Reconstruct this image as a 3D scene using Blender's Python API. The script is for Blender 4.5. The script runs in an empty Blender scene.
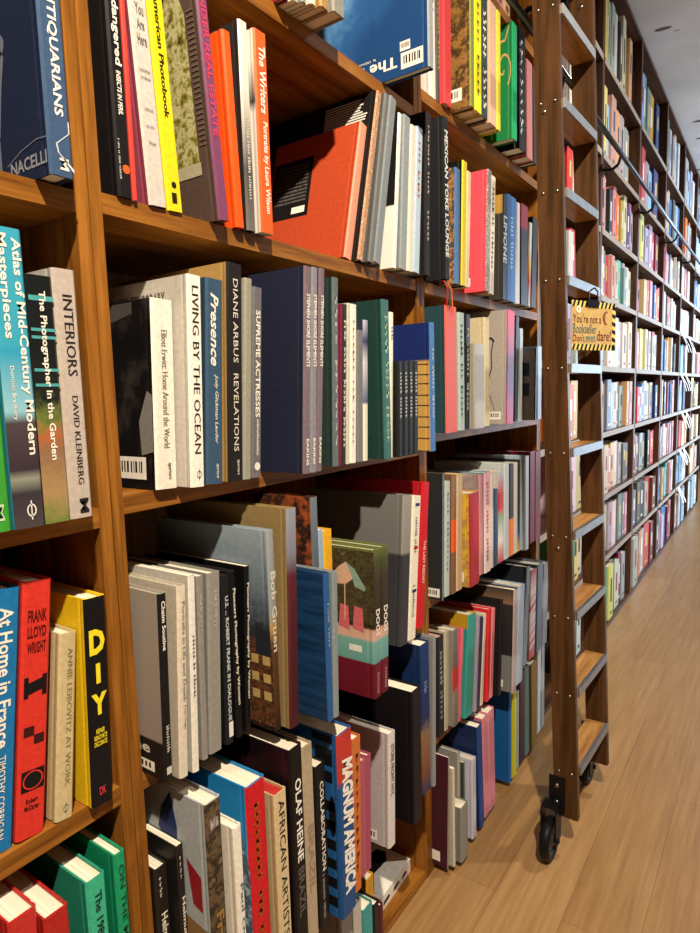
import bpy, math, random, json
from mathutils import Vector, Matrix
C = bpy.context.scene.collection
sc = bpy.context.scene
# ------------------------------------------------------------------ helpers
def lin(h):
    h = h.lstrip('#'); 
    if len(h) == 3: h = ''.join(c*2 for c in h)
    r = []
    for i in (0, 2, 4):
        c = int(h[i:i+2], 16)/255
        r.append(c/12.92 if c <= .04045 else ((c+.055)/1.055)**2.4)
    return (*r, 1)
_m = {}
def new_mat(name, rough=.45):
    m = bpy.data.materials.new(name); m.use_nodes = True
    nt = m.node_tree; p = nt.nodes['Principled BSDF']; p.inputs['Roughness'].default_value = rough; p.inputs['Specular IOR Level'].default_value = .16
    return m, nt, p
def ramp(nt, stops, interp='LINEAR'):
    r = nt.nodes.new('ShaderNodeValToRGB'); r.color_ramp.interpolation = interp
    e = r.color_ramp.elements
    while len(e) < len(stops): e.new(.5)
    for i, (q, c) in enumerate(sorted(stops)):
        e[i].position = q; e[i].color = lin(c) if isinstance(c, str) else c
    return r
def noise(nt, scale, detail=3, vec=None, rough=.55):
    n = nt.nodes.new('ShaderNodeTexNoise'); n.inputs['Scale'].default_value = scale; n.inputs['Detail'].default_value = detail
    n.inputs['Roughness'].default_value = rough
    if vec is not None: nt.links.new(vec, n.inputs['Vector'])
    return n
def coord(nt, out='Object', scale=None):
    t = nt.nodes.new('ShaderNodeTexCoord')
    if scale is None: return t.outputs[out]
    mp = nt.nodes.new('ShaderNodeMapping'); mp.inputs['Scale'].default_value = scale
    nt.links.new(t.outputs[out], mp.inputs['Vector']); return mp.outputs['Vector']
def bump(nt, p, src, strength=.1, dist=.002):
    b = nt.nodes.new('ShaderNodeBump'); b.inputs['Strength'].default_value = strength; b.inputs['Distance'].default_value = dist
    nt.links.new(src, b.inputs['Height']); nt.links.new(b.outputs['Normal'], p.inputs['Normal'])
def mat(spec, noisy=False, rough=.42):
    """printed card or cloth: '#hex' | 'B:pos,#hex;...' bands up the height | 'P:#a,#b@scale' mottled print | 'G:' sky | 'S:' streaks"""
    key = (spec, noisy, rough)
    if key in _m: return _m[key]
    m, nt, p = new_mat('print_' + str(len(_m)), rough)
    if spec[0] == '#':
        n = noise(nt, 160, 2, coord(nt))
        c = lin(spec); 
        r = ramp(nt, [(.3, tuple(v*.88 for v in c[:3])+(1,)), (.7, tuple(min(1, v*1.08) for v in c[:3])+(1,))])
        nt.links.new(n.outputs['Fac'], r.inputs['Fac']); nt.links.new(r.outputs['Color'], p.inputs['Base Color'])
    elif spec[0] == 'P':
        cols, _, s = spec[2:].partition('@'); cols = cols.split(','); s = float(s or 20)
        n = noise(nt, s*3, 5, coord(nt), .65)
        r = ramp(nt, [(.32+.36*i/max(1, len(cols)-1), c) for i, c in enumerate(cols)])
        nt.links.new(n.outputs['Fac'], r.inputs['Fac']); nt.links.new(r.outputs['Color'], p.inputs['Base Color'])
    elif spec[0] in 'BGY':
        if spec[0] == 'B': stops = [(float(a), c) for a, c in (q.split(',') for q in spec[2:].split(';'))]
        else:
            cols = spec[2:].split(','); cols = cols if spec[0] == 'Y' else cols[::-1]
            stops = [(i/(len(cols)-1), c) for i, c in enumerate(cols)]
        sp = nt.nodes.new('ShaderNodeSeparateXYZ'); nt.links.new(coord(nt, 'Generated'), sp.inputs[0])
        src = sp.outputs['Z']
        if noisy or spec[0] in 'GY':
            n = noise(nt, 90 if spec[0] != 'G' else 12, 5, coord(nt), .65)
            ma = nt.nodes.new('ShaderNodeMath'); ma.operation = 'MULTIPLY_ADD'
            nt.links.new(n.outputs['Fac'], ma.inputs[0]); ma.inputs[1].default_value = .35 if spec[0] != 'B' else .22
            sub = nt.nodes.new('ShaderNodeMath'); sub.operation = 'SUBTRACT'; nt.links.new(src, sub.inputs[0]); sub.inputs[1].default_value = .175 if spec[0] != 'B' else .11
            nt.links.new(sub.outputs[0], ma.inputs[2]); src = ma.outputs[0]
        r = ramp(nt, stops); nt.links.new(src, r.inputs['Fac']); nt.links.new(r.outputs['Color'], p.inputs['Base Color'])
    elif spec[0] == 'C':
        sp = nt.nodes.new('ShaderNodeSeparateXYZ'); nt.links.new(coord(nt, 'Generated'), sp.inputs[0])
        n = noise(nt, 10, 5, coord(nt), .6); last = n.outputs['Fac']
        for src, f in ((sp.outputs['Z'], .9), (sp.outputs['X'], -1.1)):
            ma = nt.nodes.new('ShaderNodeMath'); ma.operation = 'MULTIPLY_ADD'; nt.links.new(src, ma.inputs[0]); ma.inputs[1].default_value = f; nt.links.new(last, ma.inputs[2]); last = ma.outputs[0]
        r = ramp(nt, list(zip((-.0, .3, .5, .62), spec[2:].split(',')))); nt.links.new(last, r.inputs['Fac']); nt.links.new(r.outputs['Color'], p.inputs['Base Color'])
    elif spec[0] == 'S':
        cols = spec[2:].split(',')
        n = noise(nt, 1, 3, coord(nt, 'Object', (6, 6, 90)))
        r = ramp(nt, [(.38, cols[1]), (.62, cols[0])]); nt.links.new(n.outputs['Fac'], r.inputs['Fac']); nt.links.new(r.outputs['Color'], p.inputs['Base Color'])
    _m[key] = m; return m
def pages_mat():
    if 'pages' in _m: return _m['pages']
    m, nt, p = new_mat('paper_edges', .8)
    n = noise(nt, 1, 2, coord(nt, 'Object', (3, 1400, 3)))
    r = ramp(nt, [(.35, '#cdc4ae'), (.65, '#f0eadb')]); nt.links.new(n.outputs['Fac'], r.inputs['Fac']); nt.links.new(r.outputs['Color'], p.inputs['Base Color'])
    _m['pages'] = m; return m
def wood_mat(name, dark, light, axis, rough=.42, scale=1.0):
    m, nt, p = new_mat(name, rough)
    s = [38*scale]*3; s[axis] = 2.2*scale
    v = coord(nt, 'Object', s)
    n = noise(nt, 1.6, 6, v, .6); n2 = noise(nt, 6, 3, v)
    mx = nt.nodes.new('ShaderNodeMath'); mx.operation = 'MULTIPLY_ADD'; nt.links.new(n2.outputs['Fac'], mx.inputs[0]); mx.inputs[1].default_value = .35
    nt.links.new(n.outputs['Fac'], mx.inputs[2])
    r = ramp(nt, [(.45, dark), (.85, light)]); nt.links.new(mx.outputs[0], r.inputs['Fac']); nt.links.new(r.outputs['Color'], p.inputs['Base Color'])
    bump(nt, p, n.outputs['Fac'], .12, .001); return m
def plain(name, col, rough=.4, metal=0.0):
    if name in _m: return _m[name]
    m, nt, p = new_mat(name, rough); p.inputs['Metallic'].default_value = metal
    n = noise(nt, 60, 3, coord(nt)); c = lin(col)
    r = ramp(nt, [(.3, tuple(v*.85 for v in c[:3])+(1,)), (.7, tuple(min(1, v*1.1) for v in c[:3])+(1,))])
    nt.links.new(n.outputs['Fac'], r.inputs['Fac']); nt.links.new(r.outputs['Color'], p.inputs['Base Color']); _m[name] = m; return m

class MB:
    """collects faces, links them as one mesh object"""
    def __init__(s): s.v = []; s.f = []; s.mi = []
    def face(s, pts, mi=0):
        i = len(s.v); s.v += [tuple(q) for q in pts]; s.f.append(list(range(i, i+len(pts)))); s.mi.append(mi)
    def box(s, a, b, mi=0, M=None, bev=0):
        (x0, y0, z0), (x1, y1, z1) = a, b
        if bev:
            bev = min(bev, (x1-x0)/3, (y1-y0)/3, (z1-z0)/3)
            s.prism([(x0+bev, y0), (x1-bev, y0), (x1, y0+bev), (x1, y1-bev), (x1-bev, y1), (x0+bev, y1), (x0, y1-bev), (x0, y0+bev)], z0, z1, mi); return
        P = [Vector((x, y, z)) for z in (z0, z1) for y in (y0, y1) for x in (x0, x1)]
        if M: P = [M @ q for q in P]
        i = len(s.v); s.v += [tuple(q) for q in P]
        for q in ((0, 2, 3, 1), (4, 5, 7, 6), (0, 1, 5, 4), (2, 6, 7, 3), (0, 4, 6, 2), (1, 3, 7, 5)):
            s.f.append([i+k for k in q]); s.mi.append(mi)
    def prism(s, poly, z0, z1, mi=0, side=None, M=None):
        n = len(poly); i = len(s.v)
        P = [Vector((x, y, z)) for z in (z0, z1) for x, y in poly]
        if M: P = [M @ q for q in P]
        s.v += [tuple(q) for q in P]
        s.f.append([i+k for k in range(n)][::-1]); s.mi.append(mi)
        s.f.append([i+n+k for k in range(n)]); s.mi.append(mi)
        for k in range(n):
            s.f.append([i+k, i+(k+1) % n, i+n+(k+1) % n, i+n+k]); s.mi.append(side[k] if side else mi)
    def tube(s, a, b, r, n=14, mi=0, r2=None):
        a = Vector(a); b = Vector(b); d = (b-a).normalized(); u = d.orthogonal().normalized(); w = d.cross(u); r2 = r if r2 is None else r2
        i = len(s.v)
        for c, q in ((a, r), (b, r2)):
            for k in range(n):
                t = 2*math.pi*k/n; s.v.append(tuple(c+q*(math.cos(t)*u+math.sin(t)*w)))
        s.f.append([i+k for k in range(n)][::-1]); s.mi.append(mi); s.f.append([i+n+k for k in range(n)]); s.mi.append(mi)
        for k in range(n): s.f.append([i+k, i+(k+1) % n, i+n+(k+1) % n, i+n+k]); s.mi.append(mi)
    def path(s, pts, r, n=8, mi=0):
        for a, b in zip(pts, pts[1:]): s.tube(a, b, r, n, mi)
    def lathe(s, prof, M, n=28, mi=0):
        i = len(s.v); k = len(prof)
        for j in range(n):
            t = 2*math.pi*j/n
            for r, z in prof: s.v.append(tuple(M @ Vector((r*math.cos(t), r*math.sin(t), z))))
        for j in range(n):
            for q in range(k-1):
                s.f.append([i+j*k+q, i+((j+1) % n)*k+q, i+((j+1) % n)*k+q+1, i+j*k+q+1]); s.mi.append(mi)
    def build(s, name, mats, parent=None, smooth=False):
        me = bpy.data.meshes.new(name); me.from_pydata(s.v, [], s.f)
        for m in (mats if isinstance(mats, (list, tuple)) else [mats]): me.materials.append(m)
        me.polygons.foreach_set('material_index', s.mi)
        if smooth: me.polygons.foreach_set('use_smooth', [True]*len(s.f))
        me.update()
        o = bpy.data.objects.new(name, me); C.objects.link(o)
        if parent: o.parent = parent
        return o
def tag(o, label, cat, group=None):
    o['label'] = label; o['category'] = cat
    if group: o['group'] = group
    return o
def thing(name, label, cat, loc=(0, 0, 0), group=None):
    o = bpy.data.objects.new(name, None); o.empty_display_size = .02; C.objects.link(o); o.location = loc
    return tag(o, label, cat, group)
def structure(o): o['kind'] = 'structure'; return o

_fonts = {}
def text_verts(s, bold=True, italic=False):
    if not isinstance(s, str):                                    # print too small to read in the photograph: word lengths drawn as worn strokes, no letters
        r = random.Random(sum(s)*7+len(s)); V = []; F = []; n = sum(s)+len(s)-1; i = 0
        for w in s:
            for _ in range(w):
                x0 = i/n; x1 = x0+.8/n*r.uniform(.7, 1.1); y1 = r.uniform(.65, 1); i += 1
                for (p, q, u, v) in ((x0, x0+(x1-x0)*.45, 0, y1), (x0, x1, r.uniform(0, .4), y1*.6)):
                    j = len(V); V += [(p, u), (q, u), (q, v), (p, v)]; F.append([j, j+1, j+2, j+3])
            i += 1
        return V, F
    k = (s, bold, italic)
    if k in _fonts: return _fonts[k]
    cu = bpy.data.curves.new('t', 'FONT'); cu.body = s; cu.resolution_u = 2; cu.offset = {0: .004, 1: .022, 2: .05}[int(bold)]
    if italic: cu.shear = .3
    ob = bpy.data.objects.new('t', cu); C.objects.link(ob)
    dg = bpy.context.evaluated_depsgraph_get(); dg.update()
    me = bpy.data.meshes.new_from_object(ob.evaluated_get(dg))
    V = [v.co.copy() for v in me.vertices]; F = [list(q.vertices) for q in me.polygons]
    bpy.data.objects.remove(ob); bpy.data.curves.remove(cu); bpy.data.meshes.remove(me)
    if V:
        x0 = min(v.x for v in V); x1 = max(v.x for v in V); y0 = min(v.y for v in V); y1 = max(v.y for v in V)
        V = [((v.x-x0)/max(1e-6, x1-x0), (v.y-y0)/max(1e-6, y1-y0)) for v in V]
    _fonts[k] = (V, F); return V, F
def text(s, fn, m, parent, name='title', bold=True, italic=False):
    if not isinstance(s, str): name = 'small_print'
    V, F = text_verts(s, bold, italic)
    me = bpy.data.meshes.new(name); me.from_pydata([fn(a, c) for a, c in V], [], F); me.materials.append(m); me.update()
    o = bpy.data.objects.new(name, me); C.objects.link(o); o.parent = parent; return o

# ------------------------------------------------------------------ books
ink = plain('ink_black', '#151416', .5); paper = plain('label_white', '#ece9e2', .6)
def book_mesh(t, h, d, hard, M0=None):
    """cover wrapped round a page block; spine on local x=0 facing +x, thickness along +y"""
    bt = min(.0024 if hard else .0011, t*.2); c = min(.0028, t*.22); sp = bt*1.1; g = .0009 if hard and t > .014 else 0
    poly = [(-d, 0), (-.013, 0), (-.010, g), (-.006, 0), (-c, 0), (0, c), (0, t-c), (-c, t), (-.006, t), (-.010, t-g), (-.013, t), (-d, t),
            (-d, t-bt), (-sp, t-bt), (-sp, bt), (-d, bt)]
    side = [1, 1, 1, 1, 0, 0, 0, 1, 1, 1, 1, 1, 1, 0, 1, 1]
    b = MB()
    # end caps as quads (concave outline)
    n = len(poly)
    for z, flip in ((0, True), (h, False)):
        for q in ([0, 1, 2, 3, 4, 14, 15], [4, 5, 6, 7, 13, 14], [7, 8, 9, 10, 11, 12, 13]):
            f = [(*poly[k], z) for k in q]; b.face(f[::-1] if flip else f, 1)
    for k in range(n):
        a, e = poly[k], poly[(k+1) % n]; b.face([(*a, 0), (*e, 0), (*e, h), (*a, h)], side[k])
    i = .0035 if hard else .0004
    pb = ((-d+i+.0005, bt, i), (-sp, t-bt, h-i))
    return b, pb
def book(B):
    x, y, z, t, h, d, lean = B['p']
    root = thing('book', B['lab'], 'book', (x, y, z + max(0, t*math.sin(lean))), B.get('g'))
    root.rotation_euler = (-lean, 0, 0)
    hard = t > .011
    b, pb = book_mesh(t, h, d, hard)
    ny = bool(B.get('noisy'))
    sp, cv = B['sp'], B['cv']
    rough = .3 if B.get('gloss') else .4
    DOG = 'B:0,#5e1522;.235,#64182a;.24,#5f9694;.38,#6fa39d;.4,#c9a596;.46,#c59a8a;.475,#33281f;.8,#3a3226;.92,#45492a;1,#5f6838'
    special = {'Z:dogs': DOG, 'F:': '#a9b0b8', 'M:': 'B:0,#3d6f97;.4,#7fa9c4;.75,#2f8fc6;1,#1f7ab8', 'N:': 'B:0,#1c4c86;.72,#1d4f8c;.76,#b83a30;1,#c23a32', 'K:': '#235a9a'}
    nsp = ny or sp == 'N:'
    ms = mat(special.get(sp, sp), nsp, rough); mc = mat(special.get(cv, cv), ny, rough)
    b.build('cover', [ms, mc], root)
    q = MB(); q.box(*pb); q.build('page_block', mat('#b3302e') if B.get('redtop') else mat('#d9a9a4') if B.get('pinktop') else pages_mat(), root)
    E = .0005
    def S(s_, v, e=E): return (e, s_*t, v*h)                       # spine face
    vw = B.get('vw', 0)
    def V(u, v, e=E): return (-d*(1-u)*(1-vw), -e, v*h)                   # cover face
    for it in B['T']:
        s, a, bb, c, k, col = it[:6]
        if bb < 0.02: continue
        m = mat(col); z1, z0 = h*(1-a), h*(1-bb); w = k*t*.92
        if len(it) > 6 and it[6] == 'h': text(s, lambda u, v: (E, (c-.5*k)*t + u*k*t, z0+v*(z1-z0)*.8), m, root, bold=2 if isinstance(s, str) and len(s) < 2 else k > .3)
        else: text(s, lambda u, v: (E, c*t-w/2+v*w, z1-u*(z1-z0)), m, root, bold=2 if B.get('mag') else (k > .3 and (not isinstance(s, str) or s not in THIN)), italic=bool(B.get('it')))
    for it in B.get('ctext', []):
        s, u0, u1, v0, v1, col = it[:6]
        if len(it) > 6: text(s, lambda a, c: (-d*(1-u0)+(u1-u0)*d*a, -E, h*v1-c*h*(v1-v0)), mat(col), root, 'cover_title')
        else: text(s, lambda a, c: (-d*(1-u0)+(u1-u0)*d*a, -E, h*v0+c*h*(v1-v0)), mat(col), root, 'cover_title')
    def patch(name, polys, col, face=V, e=E):
        k = MB()
        for pl in polys: k.face([face(u, v, e) for u, v in pl])
        return k.build(name, mat(col), root)
    R_ = lambda u0, u1, v0, v1: [(u0, v0), (u1, v0), (u1, v1), (u0, v1)]
    def disc(cx, cy, r, asp, n=20, a0=0, a1=2*math.pi): return [(cx+r*math.cos(a0+(a1-a0)*i/n), cy+r*asp*math.sin(a0+(a1-a0)*i/n)) for i in range(n + (a1-a0 < 6.2))]
    def stroke(pts, w, f=1):                                       # polyline ribbon in face fractions
        out = []
        for (a, b_), (c, e_) in zip(pts, pts[1:]):
            dx, dy = (c-a)*d, (e_-b_)*h; L = math.hypot(dx, dy) or 1; nx, nyy = -dy/L*w/2/d, dx/L*w/2/h
            out.append([(a+nx, b_+nyy), (c+nx, e_+nyy), (c-nx, e_-nyy), (a-nx, b_-nyy)])
        return out
    for (u0, u1, v0, v1) in B.get('labels', []):
        o = patch('barcode_label', [R_(u0, u1, v0, v1)], '#e9e5de'); k = MB(); rr = random.Random(int(u0*1000))
        u = u0+(u1-u0)*.12
        while u < u1-(u1-u0)*.14:
            w = (u1-u0)*rr.choice((.03, .05, .07)); k.face([V(a, c, .0008) for a, c in R_(u, u+w, v0+(v1-v0)*.3, v1-(v1-v0)*.2)]); u += w*2
        k.build('barcode', ink, o)
    for (v, w, col) in B.get('stripes', []): patch('stripe', [R_(.02, .98, v, v+w)], col, S, .0003)
    if B.get('mark'):
        c = {1: W, 2: '#8b8168', 3: '#6a6a68'}[B['mark']]; ring = []
        asp = t/h
        for k in range(14):
            a, e2 = 2*math.pi*k/14, 2*math.pi*(k+1)/14
            ring.append([(.55+.16*math.cos(a), .06+.22*asp*math.sin(a)), (.55+.16*math.cos(e2), .06+.22*asp*math.sin(e2)), (.55+.12*math.cos(e2), .06+.17*asp*math.sin(e2)), (.55+.12*math.cos(a), .06+.17*asp*math.sin(a))])
        ring.append(R_(.53, .57, .06-.32*asp, .06+.32*asp)); patch('publisher_mark', ring, c, S)
    if B.get('dot'): patch('orange_dot', [disc(.62, .1, .26, t/h)], B['dot'], S)
    if B.get('dotw'): patch('publisher_mark', [disc(.5, .06, .3, t/h)], '#e6e2dc', S)
    if B.get('blot'): patch('publisher_mark', [R_(.3, .62, .03, .07), disc(.5, .1, .16, t/h)], '#22200f', S)
    if B.get('foot'): patch('spine_label', [R_(.3, .85, .04, .13)], '#e8e6e0', S)
    if B.get('blk'): patch('spine_label', [R_(.2, .75, .035, .075)], '#d8d4cc', S)
    if B.get('marks'):
        for v, col in ((.93, '#1f2f63'), (.63, '#c2302f'), (.33, '#1f2f63')): patch('spine_mark', [R_(.25, .8, v, v+.02)], col, S)
    if B.get('orn'):
        a = t/h*.9
        def blk(cs, cy): return [(.5+(u)*.8, cy+v*a*.8) for u, v in cs]
        patch('ornament', [blk([(-.5, -.5), (-.3, -.5), (-.3, .5), (-.5, .5)], .59), blk([(.3, -.5), (.5, -.5), (.5, .5), (.3, .5)], .59), blk([(-.3, -.35), (.3, -.2), (.3, .35), (-.3, .2)], .59)], K, S)
        patch('ornament', [blk([(-.45, 0), (0, 0), (0, .45), (-.45, .45)], .4), blk([(0, -.45), (.45, -.45), (.45, 0), (0, 0)], .4)], '#3a1a18', S)
        patch('ornament', [blk([(-.5, -.5), (.5, -.5), (.5, .5), (-.5, .5)], .225)], K, S)
        k = MB()
        for j in range(20):
            p, q2 = 2*math.pi*j/20, 2*math.pi*(j+1)/20
            k.face([S(.5+r*math.cos(g), .225+r*a*math.sin(g), .0009) for r, g in ((.36, p), (.36, q2), (.31, q2), (.31, p))])
        k.build('ornament', ms, root)
    if B.get('art') == 'bone':
        patch('cover_drawing', [[(.0, .13), (.1, .16), (.2, .3), (.3, .4), (.24, .43), (.12, .34), (.03, .3)], disc(.17, .44, .16, d/h*.3), [(.0, .0), (.08, .0), (.1, .17), (.02, .15)]] + stroke([(.2, .07), (.5, .1), (.8, .115), (.98, .11)], .0012), '#69738a')
        patch('spine_drawing', [[(.86, .17), (.91, .17), (.91, .135), (.86, .135)], [(.86, .135), (.91, .135), (.36, .095), (.3, .095)], [(.3, .095), (.36, .095), (.42, .07), (.36, .07)], [(.36, .07), (.42, .07), (1, .03), (1, .018)]], '#c9d3e0', S)
    if B.get('oliv'):
        patch('cover_photograph', [[(.0, .2), (.8, .2), (.8, .8), (.62, 1), (0, 1)]], 'P:#2f2c18,#77722c,#b9b48c,#5d5826@24'); patch('cover_band', [R_(.3, .82, .19, .24)], '#a9a48c', V, .0007)
        k = MB(); [k.face([V(a, c, .0008) for a, c in R_(.83, .93, .3+.02*i, .307+.02*i)]) for i in range(26)]; k.build('cover_print', mat('#6b5a55'), root)
    if B.get('cloud'): patch('cloud_picture', [[(0, .1), (.25, .12), (.42, .17), (.52, .2), (.6, .25), (.66, .25), (.72, .32), (.7, .4), (.66, 1), (0, 1)]], 'P:#6a8fb8,#b9bccb,#d8cbd0@4')
    if B.get('erw'):
        patch('figure_picture', [[(.86, .18), (.98, .2), (.98, .5), (.93, .52), (.84, .36)]], '#7d7a76'); patch('face_picture', [[(.35, .86), (.8, .93), (.8, .99), (.4, .99)]], '#4a4644')
    if B.get('panel'):
        o = patch('cover_panel', [R_(.02, .5, .38, .84)], '#191718'); k = MB()
        for r0 in range(11): k.face([V(a, c, .0008) for a, c in R_(.06, .46, .5+.028*r0, .515+.028*r0)])
        k.build('panel_print', mat('P:#191718,#6d6966@90'), o); k = MB(); k.face([V(a, c, .0008) for a, c in R_(.3, .46, .41, .46)]); k.build('barcode', paper, o)
    if B.get('lines'):
        k = MB(); rr = random.Random(4)
        for r0 in range(16): k.face([V(a, c, .0008) for a, c in R_(.55, .86+.08*rr.random(), .965-.016*r0-(.02 if r0 > 10 else 0), .974-.016*r0-(.02 if r0 > 10 else 0))])
        k.build('cover_print', mat('#d9d6d0'), root)
    if B.get('ink'):
        patch('cover_sketch', [[(.7, .02), (.97, .03), (.95, .1), (.9, .14), (.93, .2), (.9, .32), (.8, .33), (.85, .22), (.78, .14), (.72, .12)]], '#1b1a1c')
    if B.get('curl'):
        def spiral(cx, cy, r, a0, turns): return [(cx+r*(1-i/26)*math.cos(a0+turns*2*math.pi*i/24), cy+r*d/h*(1-i/26)*math.sin(a0+turns*2*math.pi*i/24)) for i in range(24)]
        k = stroke(spiral(.75, .62, .22, -1, 1.1), .006)+stroke(spiral(.55, .72, .22, 2, 1.1), .006)+stroke([(.45, .02), (.4, .2), (.5, .4), (.62, .5)], .006)+stroke([(.7, .97), (.6, .85), (.8, .86), (.9, .97)], .006)+stroke(spiral(.4, .9, .15, 1, 1), .005)
        patch('gold_ornament', k, '#c9a36a')
    if B.get('branch'):
        patch('branch_drawing', stroke([(.42, .76), (.66, .76), (.72, .73)], .006)+stroke([(.7, .75), (.66, .62), (.67, .5), (.6, .38), (.58, .32)], .005)+stroke([(.58, .32), (.68, .2), (.74, .12)], .0025), '#1d1a1c')
    if B.get('sq'):
        patch('cover_square', [R_(.62, .85, .62, .8)], '#2c3a52'); patch('cover_square', [R_(.62, .85, .34, .52)], '#2c3a52')
    if B.get('grid'):
        k = MB(); vs = [0, .1, .19, .27, .36, .44, .53, .6, .68]
        for v in vs: k.face([V(a, c, .0005) for a, c in R_(0, .98, v, v+.006)])
        k.build('ruled_lines', ink, root)
    if B.get('dogs'):
        patch('foliage_picture', [R_(0, 1, .5, .985)], 'P:#2c2119,#4d4a2c,#33281f,#6d5f45@26', V, .0003)
        patch('parasol_picture', [[(.2, .78), (.36, .86), (.5, .9), (.62, .86), (.66, .8), (.5, .75), (.3, .74)]], '#c9a58f')
        patch('parasol_shade', [[(.5, .9), (.66, .86), (.86, .74), (.84, .72), (.66, .74), (.62, .8)]], '#7f9b90', V, .0007)
        patch('parasol_pole', [R_(.47, .49, .5, .75)], '#c9a58f', V, .0007)
        for u in (.36, .62): patch('deck_chair_picture', [[(u, .46), (u+.2, .44), (u+.18, .6), (u+.03, .61)]], '#c4616a')
        patch('barcode_label', [R_(.55, .78, .3, .345)], '#d9dcd6')
    if B.get('flags'):
        patch('ochre_ground', [[(0, .0), (1, .0), (1, .42), (0, .5)]], '#8a6a3f', V, .0004)
        patch('blue_flag', [[(.42, .9), (.55, .99), (.62, .84), (.6, .7), (.36, .8)]], '#1f2f66'); patch('red_flag', [[(.72, .72), (.9, .66), (.9, .5), (.78, .52)]], '#8f1f26')
    if B.get('mount'):
        patch('mountain_picture', [[(0, 0), (1, 0), (1, .62), (.9, .68), (.84, .78), (.78, .7), (.7, .74), (.6, .64), (.3, .6), (0, .55)]], 'P:#c9d6e0,#5a6f80,#28323c@26', V, .0004)
    if B.get('city'):
        patch('street_picture', [R_(0, 1, .02, .42)], 'P:#1b1511,#6d452a,#2a1d16,#8a6040@30', V, .0003)
        patch('skyline_picture', [[(.3, .3), (.62, .3), (.62, .5), (.56, .56), (.5, .68), (.46, .76), (.42, .68), (.36, .56), (.3, .5)], [(.74, .38), (.98, .38), (.98, .5), (.74, .53)]], '#24262f')
        k = [R_(.08+.19*i, .2+.19*i, .33-.09*j, .375-.09*j) for i in range(5) for j in range(3)]; patch('window_picture', k, '#b59a63')
    if B.get('mag'):
        k = [R_(.0, .8, .95, .99), R_(.1, .78, .83, .92), R_(.1, .76, .74, .8)]
        k += [R_(.35, .82, .9-.105*i, .955-.105*i) for i in range(3, 9)]; patch('cover_letters', k + [disc(.72, .56, .14, d/h)], '#131418')
    if B.get('zig'):
        patch('zigzag_print', [[(.1, .1+.1*i), (.9, .16+.1*i), (.9, .2+.1*i), (.1, .14+.1*i)] for i in range(7)], '#e6dede', S)
    if B.get('ribbons'):
        for j, (yy, col) in enumerate(((.2, '#c02a35'), (.5, '#1f5a3a'), (.8, '#e0622c'))):
            k = MB(); k.path([(-.02, yy*t, .002), (-.004, yy*t, -.004), (.004, yy*t+.002*j, -.02), (.001+.002*j, yy*t+.003*j, -.055-.006*j)], .0016, 6); k.build('ribbon', mat(col), root)
    return root
W = '#f2efe6'; K = '#17161a'
THIN = ('INTERIORS', 'LIVING BY THE OCEAN', 'DIANE ARBUS', 'REVELATIONS', 'DAVID KLEINBERG', 'AFRICAN ARTISTS')
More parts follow.
